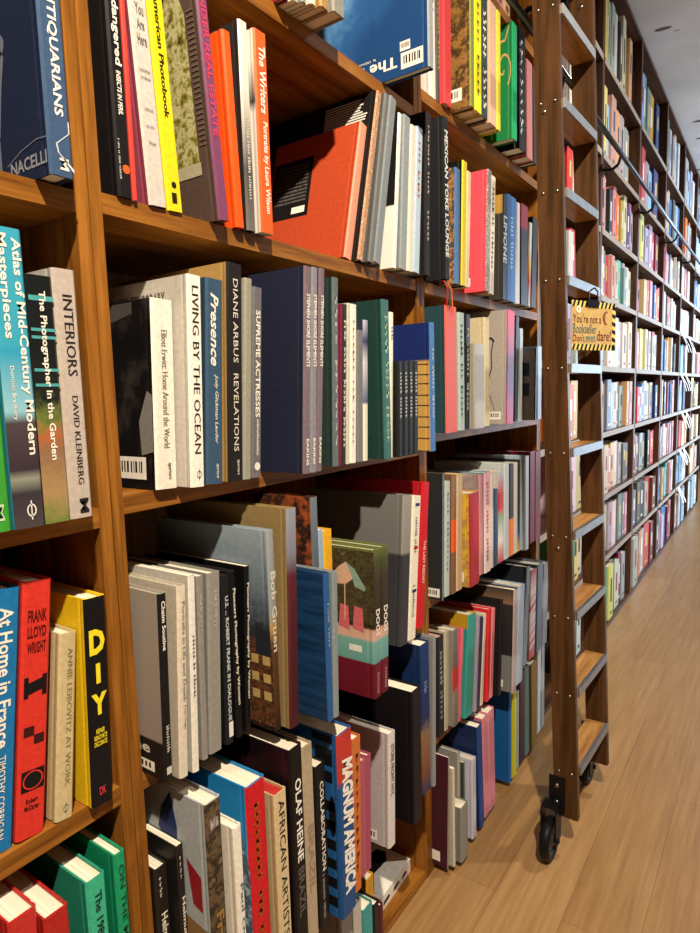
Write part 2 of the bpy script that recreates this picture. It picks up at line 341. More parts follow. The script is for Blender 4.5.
BOOKS = json.loads(r'''[
{"p":[0.03,0.3786,1.376,0.0261,0.328,0.2624,0.0],"sp":"#3f587c","cv":"#1e2a45","lab":"dark navy picture book beside the left post on its highest visible shelf","T":[["THE NEW ANTIQUARIANS",0.15,0.82,0.5,0.46,"#f2efe6"],["M",0.945,0.98,0.6,0.4,"#f2efe6"]],"art":"bone","vw":0.62,"ctext":[["NACELLI",0.72,0.985,0.035,0.075,"#8b93a3"]]},
{"p":[0.03,0.2895,1.022,0.0195,0.27,0.216,0.0],"sp":"#3f9f3c","cv":"#3f9f3c","lab":"green paperback spine cut by the left edge of the picture","T":[["RY DESIGN",0.05,0.72,0.45,0.5,"#10240f"],["M",0.9,0.96,0.5,0.3,"#bfe0b0"]]},
{"p":[0.035,0.3097,1.022,0.0303,0.2904,0.2323,0.0],"sp":"B:0,#4a4348;.12,#3a343c;.17,#8d9184;.2,#3b3138;.36,#4d4247;.4,#8fc4d6;.6,#2f9cc0;.62,#3da3c2","cv":"#2f8fb3","lab":"wide book with a teal sky above a dark house, bold white title","T":[["Atlas of Mid-Century Modern",0.03,0.75,0.74,0.4,"#f2efe6"],["Masterpieces",0.02,0.36,0.3,0.4,"#f2efe6"],["Dominic Bradbury",0.45,0.63,0.3,0.17,"#f2efe6"]],"mark":1},
{"p":[0.035,0.3409,1.022,0.0269,0.2497,0.1998,0.0],"sp":"B:0,#6b7f3d;.12,#a8895f;.3,#8a6a4e;.36,#b0643c;.42,#6f7a3e;.52,#20241f;.7,#191c1d","cv":"#22262a","lab":"book with a garden picture on its lower spine and a black striped top","T":[["The Photographer in the Garden",0.06,0.74,0.5,0.36,"#f2efe6"]],"stripes":[[0.9,0.02,"#4fa3a8"],[0.78,0.012,"#4fa3a8"],[0.75,0.012,"#4fa3a8"],[0.62,0.012,"#4fa3a8"],[0.56,0.012,"#4fa3a8"]],"noisy":1},
{"p":[0.035,0.3684,1.022,0.0254,0.2597,0.2078,0.0],"sp":"#bdb2aa","cv":"#a9a4a0","lab":"pale stone-grey book beside the left post, thin black capitals","T":[["INTERIORS",0.1,0.42,0.55,0.46,"#2a2526"],["DAVID KLEINBERG",0.5,0.86,0.55,0.28,"#2a2526"],["M",0.92,0.98,0.6,0.45,"#2a2526"]]},
{"p":[-0.008,0.2617,0.676,0.036,0.2787,0.223,0.1196],"sp":"#1f76b4","cv":"#1f76b4","lab":"bright blue book at the left edge with a white title, on the third shelf","T":[["At Home in France",0.07,0.6,0.6,0.42,"#f2efe6"],["TIMOTHY CORRIGAN",0.63,0.95,0.6,0.22,"#f2efe6"]]},
{"p":[-0.004,0.299,0.676,0.0314,0.2798,0.2238,0.1181],"sp":"#d5382e","cv":"#c8322a","lab":"tomato-red book with three black square ornaments down the spine","T":[["Robert",0.84,0.865,0.5,0.42,"#17161a","h"],["McCarter",0.867,0.892,0.5,0.52,"#17161a","h"],["FRANK",0.1,0.16,0.5,0.66,"#4a1512","h"],["LLOYD",0.165,0.22,0.5,0.66,"#4a1512","h"],["WRIGHT",0.225,0.28,0.5,0.66,"#4a1512","h"]],"orn":1},
{"p":[0.0,0.3409,0.676,0.0213,0.2125,0.17,0.1086],"sp":"#c9b98f","cv":"#b7a87f","lab":"short cream book between the red book and the yellow one","T":[["ANNIE LEIBOVITZ AT WORK",0.08,0.82,0.6,0.3,"#8b8168"]],"mark":2},
{"p":[0.012,0.3789,0.676,0.0273,0.2474,0.1979,0.0388],"sp":"#17161a","cv":"#e0bd1e","lab":"thick yellow book with a black spine and big yellow letters","T":[["D",0.12,0.27,0.5,0.72,"#f3e02c","h"],["I",0.29,0.41,0.5,0.2,"#f3e02c","h"],["Y",0.43,0.56,0.5,0.72,"#f3e02c","h"],["REPAIR",0.62,0.65,0.5,0.4,"#f3e02c","h"],["RENOVATE",0.65,0.68,0.5,0.6,"#f3e02c","h"],["DECORATE",0.68,0.71,0.5,0.6,"#f3e02c","h"],["DK",0.9,0.95,0.5,0.3,"#e04550","h"]]},
{"p":[0.03,0.2682,0.33,0.0298,0.2956,0.2365,0.0],"sp":"#c23430","cv":"#b42c28","lab":"red book at the very bottom left corner, mostly cut by the frame","T":[]},
{"p":[0.035,0.3011,0.33,0.0276,0.277,0.2216,0.0],"sp":"#b02a26","cv":"#a82622","lab":"red book at the bottom left corner, the nearer of two","T":[]},
{"p":[0.03,0.3528,0.33,0.0243,0.2789,0.2231,0.0],"sp":"#3fb894","cv":"#2a8f76","lab":"mint green book on the lowest visible left shelf, white page tops","T":[["The 1980s",0.06,0.3,0.55,0.4,"#14312a"]],"ctext":[["buildings,",0.1,0.5,0.83,0.88,"#14453a"],["sofas, gadgets,",0.1,0.7,0.76,0.81,"#14453a"],[[6,3,6],0.1,0.75,0.69,0.74,"#14453a"],[[4,3,6],0.1,0.75,0.62,0.67,"#14453a"]],"vw":0.35},
{"p":[0.032,0.3881,0.33,0.015,0.29,0.232,0.0],"sp":"#1d9c6d","cv":"#178a63","lab":"emerald green book tight against the left post on the lowest left shelf","T":[["ON THE MERITS OF COLOUR",0.05,0.95,0.55,0.5,"#0e5238"]]},
{"p":[0.02,0.7731,1.728,0.012,0.3,0.24,0.0],"sp":"#8b2f33","cv":"#8b2f33","lab":"dark red book seen from below on the shelf at the very top","T":[]},
{"p":[0.028,0.7857,1.728,0.0103,0.3,0.24,0.0],"sp":"#d8d2c4","cv":"#d8d2c4","lab":"cream book seen from below beside a dark red one at the very top","T":[]},
{"p":[0.036,0.7966,1.728,0.0106,0.3,0.24,0.0],"sp":"#7a8580","cv":"#7a8580","lab":"grey-green book seen from below at the very top","T":[]},
{"p":[0.044,0.8077,1.728,0.0132,0.3,0.24,0.0],"sp":"#d9cfbd","cv":"#d9cfbd","lab":"pale tan book seen from below at the very top","T":[]},
{"p":[0.052,0.8216,1.728,0.0208,0.3,0.24,0.0],"sp":"#a5824d","cv":"#a5824d","lab":"ochre brown book seen from below at the very top","T":[]},
{"p":[0.06,0.843,1.728,0.0299,0.3,0.24,0.0],"sp":"#8a8b86","cv":"#8a8b86","lab":"grey linen book seen from below left of the big blue one","T":[]},
{"p":[0.1,1.0802,1.728,0.0197,0.33,0.33,0.0],"sp":"#9aa0a6","cv":"C:#1f4478,#2c5a94,#5b8dbd,#c9c4cf","lab":"big blue picture book standing upside down with two white labels","ctext":[["The ISLAND",0.8,0.2,0.05,0.112,"#f2efe6","flip"],[[2,11,7],0.66,0.4,0.125,0.138,"#f2efe6","flip"]],"labels":[[0.825,0.965,0.03,0.115],[0.82,0.885,0.125,0.175]],"T":[]},
{"p":[0.005,0.4766,1.382,0.0193,0.32,0.256,0.0],"sp":"#1c1a1e","cv":"#1a1719","lab":"black book at the left end of its shelf, orange dot low on its spine","T":[["BUGS & Endangered",0.05,0.545,0.5,0.62,"#f2efe6"],["INSECTS IN PERIL",0.565,0.715,0.5,0.34,"#f2efe6"],[[1,4,2,5,8],0.8,0.94,0.2,0.14,"#f2efe6"]],"dot":"#d9622b"},
{"p":[0.005,0.4965,1.382,0.006,0.32,0.256,0.0],"sp":"#e0473c","cv":"#d0443c","lab":"thin red spine beside the black book near the top left","T":[]},
{"p":[0.004,0.5208,1.382,0.0267,0.319,0.2552,-0.0555],"sp":"#cbc6c1","cv":"#8b4257","lab":"white spined book with a mauve cover, small grey lettering","T":[["Happy",0.2,0.27,0.5,0.6,"#6d6767","h"],["You",0.275,0.325,0.5,0.45,"#6d6767","h"],["Are",0.33,0.375,0.5,0.4,"#6d6767","h"],["Here",0.38,0.43,0.5,0.5,"#6d6767","h"],[[11],0.5,0.525,0.5,0.6,"#8d8787","h"],[[3,7],0.53,0.55,0.5,0.55,"#8d8787","h"],[[9],0.64,0.66,0.5,0.5,"#8d8787","h"],[[2,4],0.7,0.72,0.5,0.45,"#8d8787","h"],[[5],0.76,0.78,0.5,0.4,"#8d8787","h"]]},
{"p":[0.003,0.5496,1.382,0.0245,0.3191,0.2553,-0.0544],"sp":"#e6d523","cv":"#d8c520","lab":"bright yellow spine with black slanting title near the top left","T":[["The Latin American Photobook",0.0,0.655,0.5,0.34,"#2a2610"]],"blot":1},
{"p":[0.02,0.6205,1.382,0.019,0.3195,0.2556,-0.0765],"sp":"#7a4468","cv":"#54443f","lab":"purple spined book with an olive photograph on its cover","T":[["AZLANDER REAL ESTATE",0.0,0.67,0.5,0.55,"#d0405f"]],"oliv":1,"vw":0.5},
{"p":[0.012,0.6615,1.382,0.0159,0.2537,0.203,-0.0435],"sp":"#ff5a1a","cv":"#f0521a","lab":"vivid orange book in the top left row, leaning left of a black one","T":[]},
{"p":[0.012,0.6829,1.382,0.0178,0.2804,0.2243,0.0],"sp":"B:0,#6d6a68;.3,#4d4a4a;.45,#8f8c88;.7,#dedad2","cv":"#2b2627","lab":"black covered book with a pale spine between two orange books","T":[[[8,5,6,9],0.45,0.85,0.5,0.35,"#f2efe6"]]},
{"p":[0.02,0.7043,1.382,0.0261,0.2756,0.2205,0.0],"sp":"#ee5f26","cv":"B:0,#cfcac2;.6,#cfcac2;.65,#3a3838;.85,#d8d2c8","lab":"orange book with bold white title at the right end of the upright top row","T":[["The Writers",0.07,0.4,0.55,0.55,"#f2efe6"],["Portraits by Laura Wilson",0.44,0.9,0.55,0.5,"#f2efe6"]]},
{"p":[0.0,0.9403,1.382,0.0227,0.2558,0.2,0.2524],"sp":"#e79a82","cv":"#b5482a","lab":"terracotta book leaning right with a black panel on its cover","panel":1,"T":[]},
{"p":[0.012,0.965,1.382,0.0162,0.3239,0.2591,0.2502],"sp":"P:#d9b493,#a8795a,#e0c3a8@40","cv":"#1d1b1c","lab":"tan textured spine leaning right, black cover with lines of white print","lines":1,"T":[]},
{"p":[0.018,0.9909,1.382,0.0146,0.3232,0.2586,0.225],"sp":"#6d6f70","cv":"#555758","lab":"dark grey spine leaning right, the left of a grey pair","T":[]},
{"p":[0.02,1.0067,1.382,0.0234,0.3214,0.2571,0.2243],"sp":"#7f8890","cv":"#666c72","lab":"blue-grey spine leaning right, the right of a grey pair","T":[]},
{"p":[0.026,1.0648,1.382,0.0123,0.293,0.2344,0.1127],"sp":"#eceae4","cv":"B:0,#e6e2da;.4,#e6e2da;.41,#1a191a;1,#1a191a","lab":"thin white book just right of the leaning grey pair","T":[]},
{"p":[0.03,1.0838,1.382,0.0256,0.2923,0.2339,0.0922],"sp":"#8f989f","cv":"#7d868e","lab":"grey-blue book between two whitish spines right of the leaning books","T":[]},
{"p":[0.032,1.1117,1.382,0.0181,0.2816,0.2253,0.0868],"sp":"#d9d5c9","cv":"#e5e2d8","lab":"cream book with an ink sketch low on its cover","ink":1,"T":[]},
{"p":[0.034,1.1306,1.382,0.0247,0.284,0.2272,0.0863],"sp":"#b5cbe0","cv":"#a9bfd4","lab":"pale blue spine near the post at the end of the top row","T":[[[4,5],0.1,0.5,0.5,0.4,"#d07d66"]]},
{"p":[0.04,1.1679,1.382,0.0219,0.319,0.2552,0.0446],"sp":"#242326","cv":"#201d1e","lab":"tall black book at the right end of the top row by the middle post","T":[[[9,5],0.08,0.5,0.5,0.3,"#d8d4cc"],[[6],0.6,0.8,0.5,0.3,"#d8d4cc"]]},
{"p":[0.05,1.238,1.382,0.0238,0.3266,0.2613,0.0],"sp":"#1b1b1f","cv":"#232428","lab":"black book with a column of white letters just right of the middle post","T":[["MEXICAN TOKE LOUNGE",0.08,0.86,0.5,0.7,"#e3e6ea"]],"ribbons":1},
{"p":[0.04,1.3086,1.382,0.0259,0.2483,0.1986,0.0321],"sp":"#4f78ad","cv":"P:#7f8a98,#b07a3a,#3b3a3c,#55708f@30","lab":"blue spined book with a brown and blue patterned cover","T":[]},
{"p":[0.04,1.3429,1.382,0.0242,0.2738,0.2191,0.0478],"sp":"#ead93a","cv":"#15140f","lab":"black book with a narrow yellow spine","T":[]},
{"p":[0.038,1.3693,1.382,0.0195,0.2594,0.2075,0.0687],"sp":"#ecd9ae","cv":"#e6d2a4","lab":"narrow cream spine beside the pink book","T":[]},
{"p":[0.05,1.4606,1.382,0.0248,0.2842,0.2274,0.0518],"sp":"P:#e5e2dd,#5a5560,#e5e2dd@60","cv":"#e25263","lab":"coral pink book with small barcode label low on its cover","labels":[[0.62,0.82,0.05,0.12]],"T":[]},
{"p":[0.04,1.5071,1.382,0.0291,0.2847,0.2278,0.0521],"sp":"#d8d2bf","cv":"#cfc9b8","lab":"cream book right behind the coral pink one","T":[[[5,2,8],0.1,0.8,0.5,0.5,"#6b675c"]]},
{"p":[0.03,1.6203,1.382,0.0287,0.2668,0.2135,0.029],"sp":"#2c2a2d","cv":"B:0,#3a3735;.82,#3a3735;.83,#b18a3e;1,#b18a3e","lab":"dark book with an ochre band across the top","T":[["LIMONE",0.2,0.65,0.5,0.9,"#c9d6df"]]},
{"p":[0.03,1.653,1.382,0.0639,0.2744,0.2195,0.0267],"sp":"#2c5f9f","cv":"#244f86","lab":"blue book near the ladder on the second shelf","T":[[[5,7],0.2,0.7,0.5,0.4,"#a9c5e6"]]},
{"p":[0.03,1.7288,1.382,0.0237,0.2702,0.2162,0.0],"sp":"#dfe3e4","cv":"#d0d4d6","lab":"thin white spine near the ladder on the second shelf","T":[]},
{"p":[0.03,1.7607,1.382,0.0583,0.2747,0.2198,0.0],"sp":"B:0,#2c2a2c;.75,#2c2a2c;.78,#8d1f31;1,#8d1f31","cv":"#3b2b2d","lab":"black book with a dark red top near the ladder","T":[]},
{"p":[0.03,1.8196,1.382,0.0222,0.238,0.1904,0.0628],"sp":"B:0,#c9c5bd;.3,#c5452f;.5,#d9b23a;.7,#d8d4ca","cv":"#cfcac0","lab":"narrow white and yellow spine beside the ladder","T":[]},
{"p":[0.03,1.8464,1.382,0.0448,0.2579,0.2063,0.0567],"sp":"#1c1d1e","cv":"#1c1d1e","lab":"black spine half hidden by the ladder rail","T":[]},
{"p":[0.0,1.2793,1.775,0.0283,0.33,0.255,0.0],"sp":"#eceae5","cv":"#cfcbc4","lab":"white spine just right of the big blue upside-down book","T":[[[6],0.2,0.5,0.5,0.5,"#6a6a6a"]]},
{"p":[0.0,1.3122,1.775,0.0162,0.33,0.255,0.0],"sp":"#55565a","cv":"#4d4e52","lab":"slim grey spine with small yellow letters at the top of the middle bay","T":[[[8,6],0.35,0.8,0.5,0.5,"#c7c268"]]},
{"p":[0.01,1.329,1.775,0.0371,0.339,0.265,0.0],"sp":"#dd4a52","cv":"#d0444c","lab":"coral red spine at the top of the middle bay","T":[]},
{"p":[0.05,1.3784,1.775,0.0219,0.339,0.31,0.0],"sp":"#8d9a58","cv":"P:#4a3320,#8d6a35,#2f2115,#a98a4a@9","lab":"large book with brown foliage on its cover and a small label","labels":[[0.75,0.93,0.05,0.13]],"T":[]},
{"p":[0.05,1.4028,1.775,0.037,0.31,0.248,0.0],"sp":"#f0e92e","cv":"#e0d826","lab":"bright yellow spine beside the foliage book","T":[[[6,5],0.2,0.9,0.5,0.4,"#8d8a2a"]]},
{"p":[0.05,1.4427,1.775,0.0326,0.33,0.264,0.0],"sp":"#2c4448","cv":"B:0,#2c4448;.8,#2c4448;.81,#b5632f;1,#b5632f","lab":"dark teal spine with white letters at the top of the middle bay","T":[[[6,5],0.3,0.95,0.5,0.7,"#f2efe6"]]},
{"p":[0.05,1.4876,1.775,0.0438,0.27,0.216,0.0],"sp":"#d9b59a","cv":"#d3ab90","lab":"peach spine left of the green book","T":[]},
{"p":[0.05,1.5349,1.775,0.0228,0.27,0.216,0.0],"sp":"#e8d838","cv":"#e0cf34","lab":"narrow yellow spine touching the green book","T":[]},
{"p":[0.06,1.6133,1.775,0.0321,0.275,0.22,0.0],"sp":"#1fa068","cv":"#1d7a44","lab":"green book with curling gold ornament on its cover","curl":1,"vw":0.55,"T":[]},
{"p":[0.05,1.6865,1.775,0.0536,0.3001,0.2401,-0.0266],"sp":"#1c1c1e","cv":"#161618","lab":"black book with white letters right of the green one","T":[[[10],0.1,0.9,0.4,0.5,"#f2efe6"]]},
{"p":[0.045,1.7637,1.775,0.049,0.2501,0.2001,-0.0317],"sp":"#d98a86","cv":"#cf7f7c","lab":"pink spine by the ladder below the black one","T":[]},
{"p":[0.045,1.8179,1.775,0.0297,0.2502,0.2001,-0.0362],"sp":"#3a3738","cv":"#333","lab":"dark spine tucked behind the ladder rail high up","T":[]},
{"p":[0.01,0.4988,1.032,0.0337,0.2368,0.1895,0.0407],"sp":"#efebe2","cv":"P:#0e0d0e,#161415,#3a3432@5","lab":"white spined book with a black photograph cover and barcode label, left end","T":[["Elliott Erwitt: Home Around the World",0.16,0.78,0.52,0.3,"#7d7a76"],["aperture",0.86,0.95,0.6,0.2,"#17161a"]],"labels":[[0.6,0.9,0.05,0.17]],"erw":1},
{"p":[0.035,0.5331,1.032,0.023,0.2672,0.2138,0.0479],"sp":"#f3efe6","cv":"#bdb8b0","lab":"tall white book with large black capitals down its spine","T":[["LIVING BY THE OCEAN",0.05,0.84,0.5,0.5,"#17161a"]],"mark":3,"ctext":[["CONTEMPORARY",0.35,0.8,0.88,0.935,"#5a5652"]]},
{"p":[0.038,0.5567,1.032,0.0292,0.266,0.2128,0.0666],"sp":"#3a5570","cv":"#2c4258","lab":"slate blue book with white script title","T":[["Presence",0.07,0.42,0.45,0.5,"#f2efe6"],["Judy Glickman Lauder",0.46,0.8,0.55,0.26,"#f2efe6"],["aperture",0.9,0.97,0.6,0.2,"#f2efe6"]],"it":1},
{"p":[0.045,0.5888,1.032,0.0282,0.2891,0.2312,0.0582],"sp":"#231f1f","cv":"#a3834f","lab":"black spined tall book with spaced white capitals and a tan cover","T":[["DIANE ARBUS",0.07,0.45,0.5,0.34,"#d8d2ca"],["REVELATIONS",0.5,0.86,0.5,0.34,"#d8d2ca"],["aperture",0.9,0.97,0.6,0.2,"#f2efe6"]]},
{"p":[0.045,0.6176,1.032,0.0147,0.2737,0.219,0.0752],"sp":"P:#a3a396,#8d8d82,#b0b0a4@120","cv":"#97978b","lab":"grey-green speckled narrow spine right of the tall black book","T":[]},
{"p":[0.045,0.6336,1.032,0.0189,0.2637,0.211,0.0746],"sp":"#6d6a70","cv":"#5e5b60","lab":"mid-grey spine with white slanting capitals","T":[["SUPREME ACTRESSES",0.12,0.68,0.5,0.5,"#f2efe6"],["Iconic Black Women Who Revolutionized Hollywood",0.69,0.88,0.5,0.35,"#f2efe6"]],"dotw":1},
{"p":[0.085,0.6983,1.032,0.0159,0.2957,0.2365,0.0666],"sp":"#75666f","cv":"#23273c","lab":"navy cloth book with a mauve spine, leftmost of three alike","T":[["STEPHEN SHORE ELEMENTS",0.13,0.48,0.5,0.55,"#f2efe6"],["EAKINS",0.83,0.96,0.5,0.4,"#f2efe6"]],"g":"three matching mauve and navy books"},
{"p":[0.085,0.7148,1.032,0.0139,0.2969,0.2375,0.0694],"sp":"#858391","cv":"#23273c","lab":"shrink-wrapped mauve spine, middle of three alike","T":[["STEPHEN SHORE ELEMENTS",0.13,0.48,0.5,0.55,"#f2efe6"],["EAKINS",0.83,0.96,0.5,0.4,"#f2efe6"]],"g":"three matching mauve and navy books"},
{"p":[0.085,0.7293,1.032,0.0131,0.2981,0.2385,0.0802],"sp":"#75666f","cv":"#23273c","lab":"mauve spine with dark green edge, rightmost of three alike","T":[["STEPHEN SHORE ELEMENTS",0.13,0.48,0.5,0.55,"#f2efe6"],["EAKINS",0.83,0.96,0.5,0.4,"#f2efe6"]],"g":"three matching mauve and navy books"},
{"p":[0.07,0.7925,1.032,0.0151,0.2937,0.235,0.045],"sp":"#5f6d70","cv":"#2a3a38","lab":"tall dark green book with a grey spine right of the mauve trio","T":[[[4,7],0.1,0.9,0.5,0.4,"#c9cfcf"]]},
{"p":[0.07,0.8082,1.032,0.005,0.2549,0.2039,0.0635],"sp":"#7c1c3a","cv":"#7c1c3a","lab":"thin maroon spine beside the tall grey-green one","T":[]},
{"p":[0.07,0.8139,1.032,0.013,0.2555,0.2044,0.063],"sp":"#2c2a2c","cv":"#2c2a2c","lab":"black spine with white printed blocks beside the cream one","T":[[[4,5,6,6],0.1,0.9,0.5,0.5,"#f2efe6"]]},
{"p":[0.07,0.8285,1.032,0.0085,0.2586,0.2069,0.0619],"sp":"#c9c4b2","cv":"#c0bba9","lab":"narrow khaki-cream spine right of the black blocks","T":[]},
{"p":[0.07,0.8399,1.032,0.0166,0.2578,0.2063,0.0538],"sp":"#eeebe2","cv":"#e2ded4","lab":"white spine in the middle of the shelf","T":[[[7,3,5],0.1,0.9,0.4,0.3,"#a9a598"]]},
{"p":[0.07,0.8605,1.032,0.0178,0.2176,0.1741,0.0425],"sp":"#77797b","cv":"#6a6c6e","lab":"short grey spine right of the white one","T":[]},
{"p":[0.07,0.8789,1.032,0.0136,0.2353,0.1883,0.0478],"sp":"B:0,#e3dfd2;.4,#e3dfd2;.42,#5b6384;.7,#c9cad6;.85,#39406a;1,#b9bfd8","cv":"#303a4a","lab":"narrow spine with blue flowers above and cream below","T":[]},
{"p":[0.09,0.9157,1.032,0.0228,0.2701,0.2161,0.0],"sp":"#3d6b6b","cv":"#223f3c","lab":"dark green tall book with coloured letters on its spine","T":[[[5,5,5],0.1,0.9,0.5,0.5,"#9fc9a8"]]},
{"p":[0.085,0.9391,1.032,0.0111,0.2524,0.2019,0.0482],"sp":"#efecdf","cv":"#e9e5d5","lab":"cream spine between the dark green book and four small black ones","T":[[[4],0.1,0.2,0.5,0.5,"#5a5a50"]]},
{"p":[0.095,0.9533,1.032,0.0149,0.1681,0.14,0.0338],"sp":"#26282b","cv":"#1f2124","lab":"small black book, leftmost of four alike beside the blue and tan book","T":[[[6,6],0.12,0.6,0.5,0.5,"#d5d7da"]],"g":"four small black books"},
{"p":[0.095,0.9721,1.032,0.0161,0.1688,0.14,0.0316],"sp":"#26282b","cv":"#1f2124","lab":"small black book, second of four alike","T":[[[6,6],0.12,0.6,0.5,0.5,"#d5d7da"]],"g":"four small black books"},
{"p":[0.095,0.9904,1.032,0.0166,0.1693,0.14,0.0301],"sp":"#26282b","cv":"#1f2124","lab":"small black book, third of four alike","T":[[[6,6],0.12,0.6,0.5,0.5,"#d5d7da"]],"g":"four small black books"},
{"p":[0.095,1.0092,1.032,0.017,0.1698,0.14,0.0286],"sp":"#26282b","cv":"#1f2124","lab":"small black book, rightmost of four alike touching the blue and tan book","T":[[[6,6],0.12,0.6,0.5,0.5,"#d5d7da"]],"g":"four small black books"},
{"p":[0.1,1.0697,1.032,0.0184,0.2428,0.2,0.0],"sp":"#4a79bd","cv":"B:0,#c29a56;.7,#c29a56;.72,#1b2a66;1,#1b2a66","lab":"blue book with a tan ruled cover standing out before the middle post","T":[[[3,6,6],0.2,0.75,0.5,0.5,"#cfe0f2"]],"grid":1},
{"p":[0.05,1.238,1.055,0.0559,0.273,0.2184,0.0],"sp":"#d8655a","cv":"#27464f","lab":"salmon pink spine with a dark teal cover right of the middle post","T":[]},
{"p":[0.04,1.3266,1.055,0.0296,0.2669,0.2135,0.0],"sp":"#b9cfc9","cv":"#a9bfba","lab":"pale green spine beside the salmon one","T":[[[6,3,6],0.1,0.9,0.5,0.5,"#5c7a72"]]},
{"p":[0.04,1.3583,1.055,0.0253,0.2658,0.2127,0.0287],"sp":"#20242b","cv":"#1c2026","lab":"black spine with white spaced capitals in the middle bay","T":[[[2,7,6],0.12,0.85,0.5,0.42,"#e0e4e4"]]},
{"p":[0.05,1.39,1.055,0.0597,0.2002,0.1,0.0],"sp":"#aaa69d","cv":"#a09c94","lab":"short stone-grey book with a paler pair behind, middle bay","T":[]},
{"p":[0.03,1.4989,1.055,0.0323,0.2711,0.2169,0.0],"sp":"#d5c9a8","cv":"#cfc2a2","lab":"cream spine between the stone-grey book and the branch cover","T":[]},
{"p":[0.06,1.5696,1.055,0.0508,0.2925,0.234,0.0358],"sp":"B:0,#b33d6a;.3,#8a4f83;.5,#6a4a78;.75,#b0587a;1,#d94a73","cv":"#a8a29d","lab":"grey book with a dark bare branch on its cover and pink spine","branch":1,"vw":0.45,"labels":[[0.55,0.88,0.04,0.11]],"T":[]},
{"p":[0.03,1.7115,1.055,0.028,0.2921,0.2337,0.0354],"sp":"#1e2024","cv":"#1e2024","lab":"black thin spine right of the branch cover","T":[]},
{"p":[0.025,1.765,1.055,0.03,0.2629,0.2104,0.0],"sp":"#d9e6e8","cv":"#cfdbdd","lab":"pale thin spine behind the grey book beside the ladder","T":[]},
{"p":[0.06,1.7956,1.055,0.0143,0.2061,0.17,0.0268],"sp":"#2a2426","cv":"#8d8783","lab":"grey book with two dark blue squares on its cover beside the ladder","sq":1,"vw":0.3,"T":[]},
{"p":[0.05,1.8504,1.055,0.0371,0.2147,0.1718,0.0],"sp":"#a9c3e0","cv":"#9db8d4","lab":"light blue spine half hidden by the ladder rail","T":[]},
{"p":[0.042,0.4583,0.676,0.0132,0.237,0.1896,0.0305],"sp":"#1c1b1c","cv":"B:0,#1b1a1b;.2,#1b1a1b;.21,#8f8781;1,#978f88","lab":"black spined book with a grey photo cover, first on the third shelf","T":[["Chaim Soutine",0.04,0.3,0.5,0.45,"#f2efe6"],[[10],0.7,0.85,0.5,0.4,"#f2efe6"]],"ctext":[["the",0.62,0.86,0.125,0.185,"#cfcac4"]],"labels":[[0.62,0.9,0.03,0.085]],"blk":1},
{"p":[0.0536,0.4721,0.676,0.014,0.2426,0.1941,0.0569],"sp":"#d8d0c0","cv":"#b5ad9f","lab":"cream book right of the black and grey one, third shelf","T":[["Portraits in Life and Death",0.08,0.6,0.6,0.35,"#8d8677"],["Peter Hujar",0.62,0.75,0.6,0.3,"#8d8677"]]},
{"p":[0.0573,0.4901,0.676,0.0107,0.2524,0.202,0.0429],"sp":"#e6e3dc","cv":"#b3b0aa","lab":"white spine between the cream one and a thin grey one","T":[[[6,2,6],0.3,0.62,0.5,0.42,"#6a6866"]]},
{"p":[0.0466,0.516,0.676,0.0099,0.2448,0.1959,0.0289],"sp":"#8d8b87","cv":"#84827e","lab":"thin mid-grey spine of a grey pair on the third shelf","T":[[[4,4],0.1,0.3,0.5,0.4,"#cfcdc8"]]},
{"p":[0.0458,0.5289,0.676,0.0222,0.2426,0.1941,0.0547],"sp":"#918f8b","cv":"#85837f","lab":"wider grey spine of a grey pair on the third shelf","T":[[[4,4],0.1,0.3,0.6,0.25,"#cfcdc8"]]},
{"p":[0.0472,0.558,0.676,0.0139,0.2342,0.1873,0.0278],"sp":"#1d1f24","cv":"#191a1e","lab":"black spine with a small white label at its foot","T":[["U.S. ... ROBERT FRANK IN DIALOGUE",0.12,0.86,0.5,0.45,"#c9d3dc"]],"foot":1},
{"p":[0.047,0.579,0.676,0.0112,0.2365,0.1892,0.0],"sp":"#17171a","cv":"#131315","lab":"black spine with white lettering and arched page top, left of two alike","T":[["Pioneers Photography by Women",0.1,0.8,0.5,0.6,"#f2efe6"]],"g":"two matching black books"},
{"p":[0.0454,0.5981,0.676,0.0094,0.2363,0.189,0.0512],"sp":"#17171a","cv":"#0f0f11","lab":"black spine with white lettering and a pale page top, right of two alike","T":[["Pioneers Photography by Women",0.1,0.8,0.5,0.6,"#f2efe6"]],"g":"two matching black books"},
{"p":[0.08,0.6202,0.676,0.0141,0.2877,0.2301,0.0],"sp":"B:0,#2a1f18;.12,#4b3423;.45,#5a4230;.52,#b08a4a;.6,#8f989f;1,#97a0a8","cv":"Y:#1b1511,#7a4a2b,#2a2d38,#6f7d8c,#8fa0ad","lab":"book with a city skyline under grey sky on its cover","T":[["Bob Gruen",0.2,0.6,0.55,0.75,"#dcdad5"]],"city":1,"vw":0.5},
{"p":[0.095,0.6349,0.676,0.0204,0.3146,0.2517,0.037],"sp":"B:0,#4a2228;.7,#5e2a33;.8,#7d7f90;1,#9296a6","cv":"#8c7750","lab":"tan covered large book with a maroon spine in loose plastic","T":[]},
{"p":[0.13,0.6793,0.676,0.0131,0.2198,0.1758,0.0],"sp":"#2d5a93","cv":"S:#1c3f69,#0f2a4a","lab":"dark blue cloth-look book on the third shelf","T":[[[5,5],0.2,0.5,0.5,0.4,"#9fb7d4"]]},
{"p":[0.13,0.693,0.676,0.0126,0.2164,0.1731,0.031],"sp":"P:#8f999e,#79858b,#a6aeb1@140","cv":"#7e888d","lab":"grey speckled spine against the dark blue book","T":[]},
{"p":[0.085,0.7129,0.676,0.0157,0.3202,0.2561,0.0],"sp":"B:0,#202126;.6,#202126;.65,#59616c;1,#6d7884","cv":"P:#151417,#a0512a,#1b1a1d,#70401f@7","lab":"black book with orange pictures on its cover behind the blue one","T":[["MAR",0.45,0.72,0.5,0.6,"#d8473c"]]},
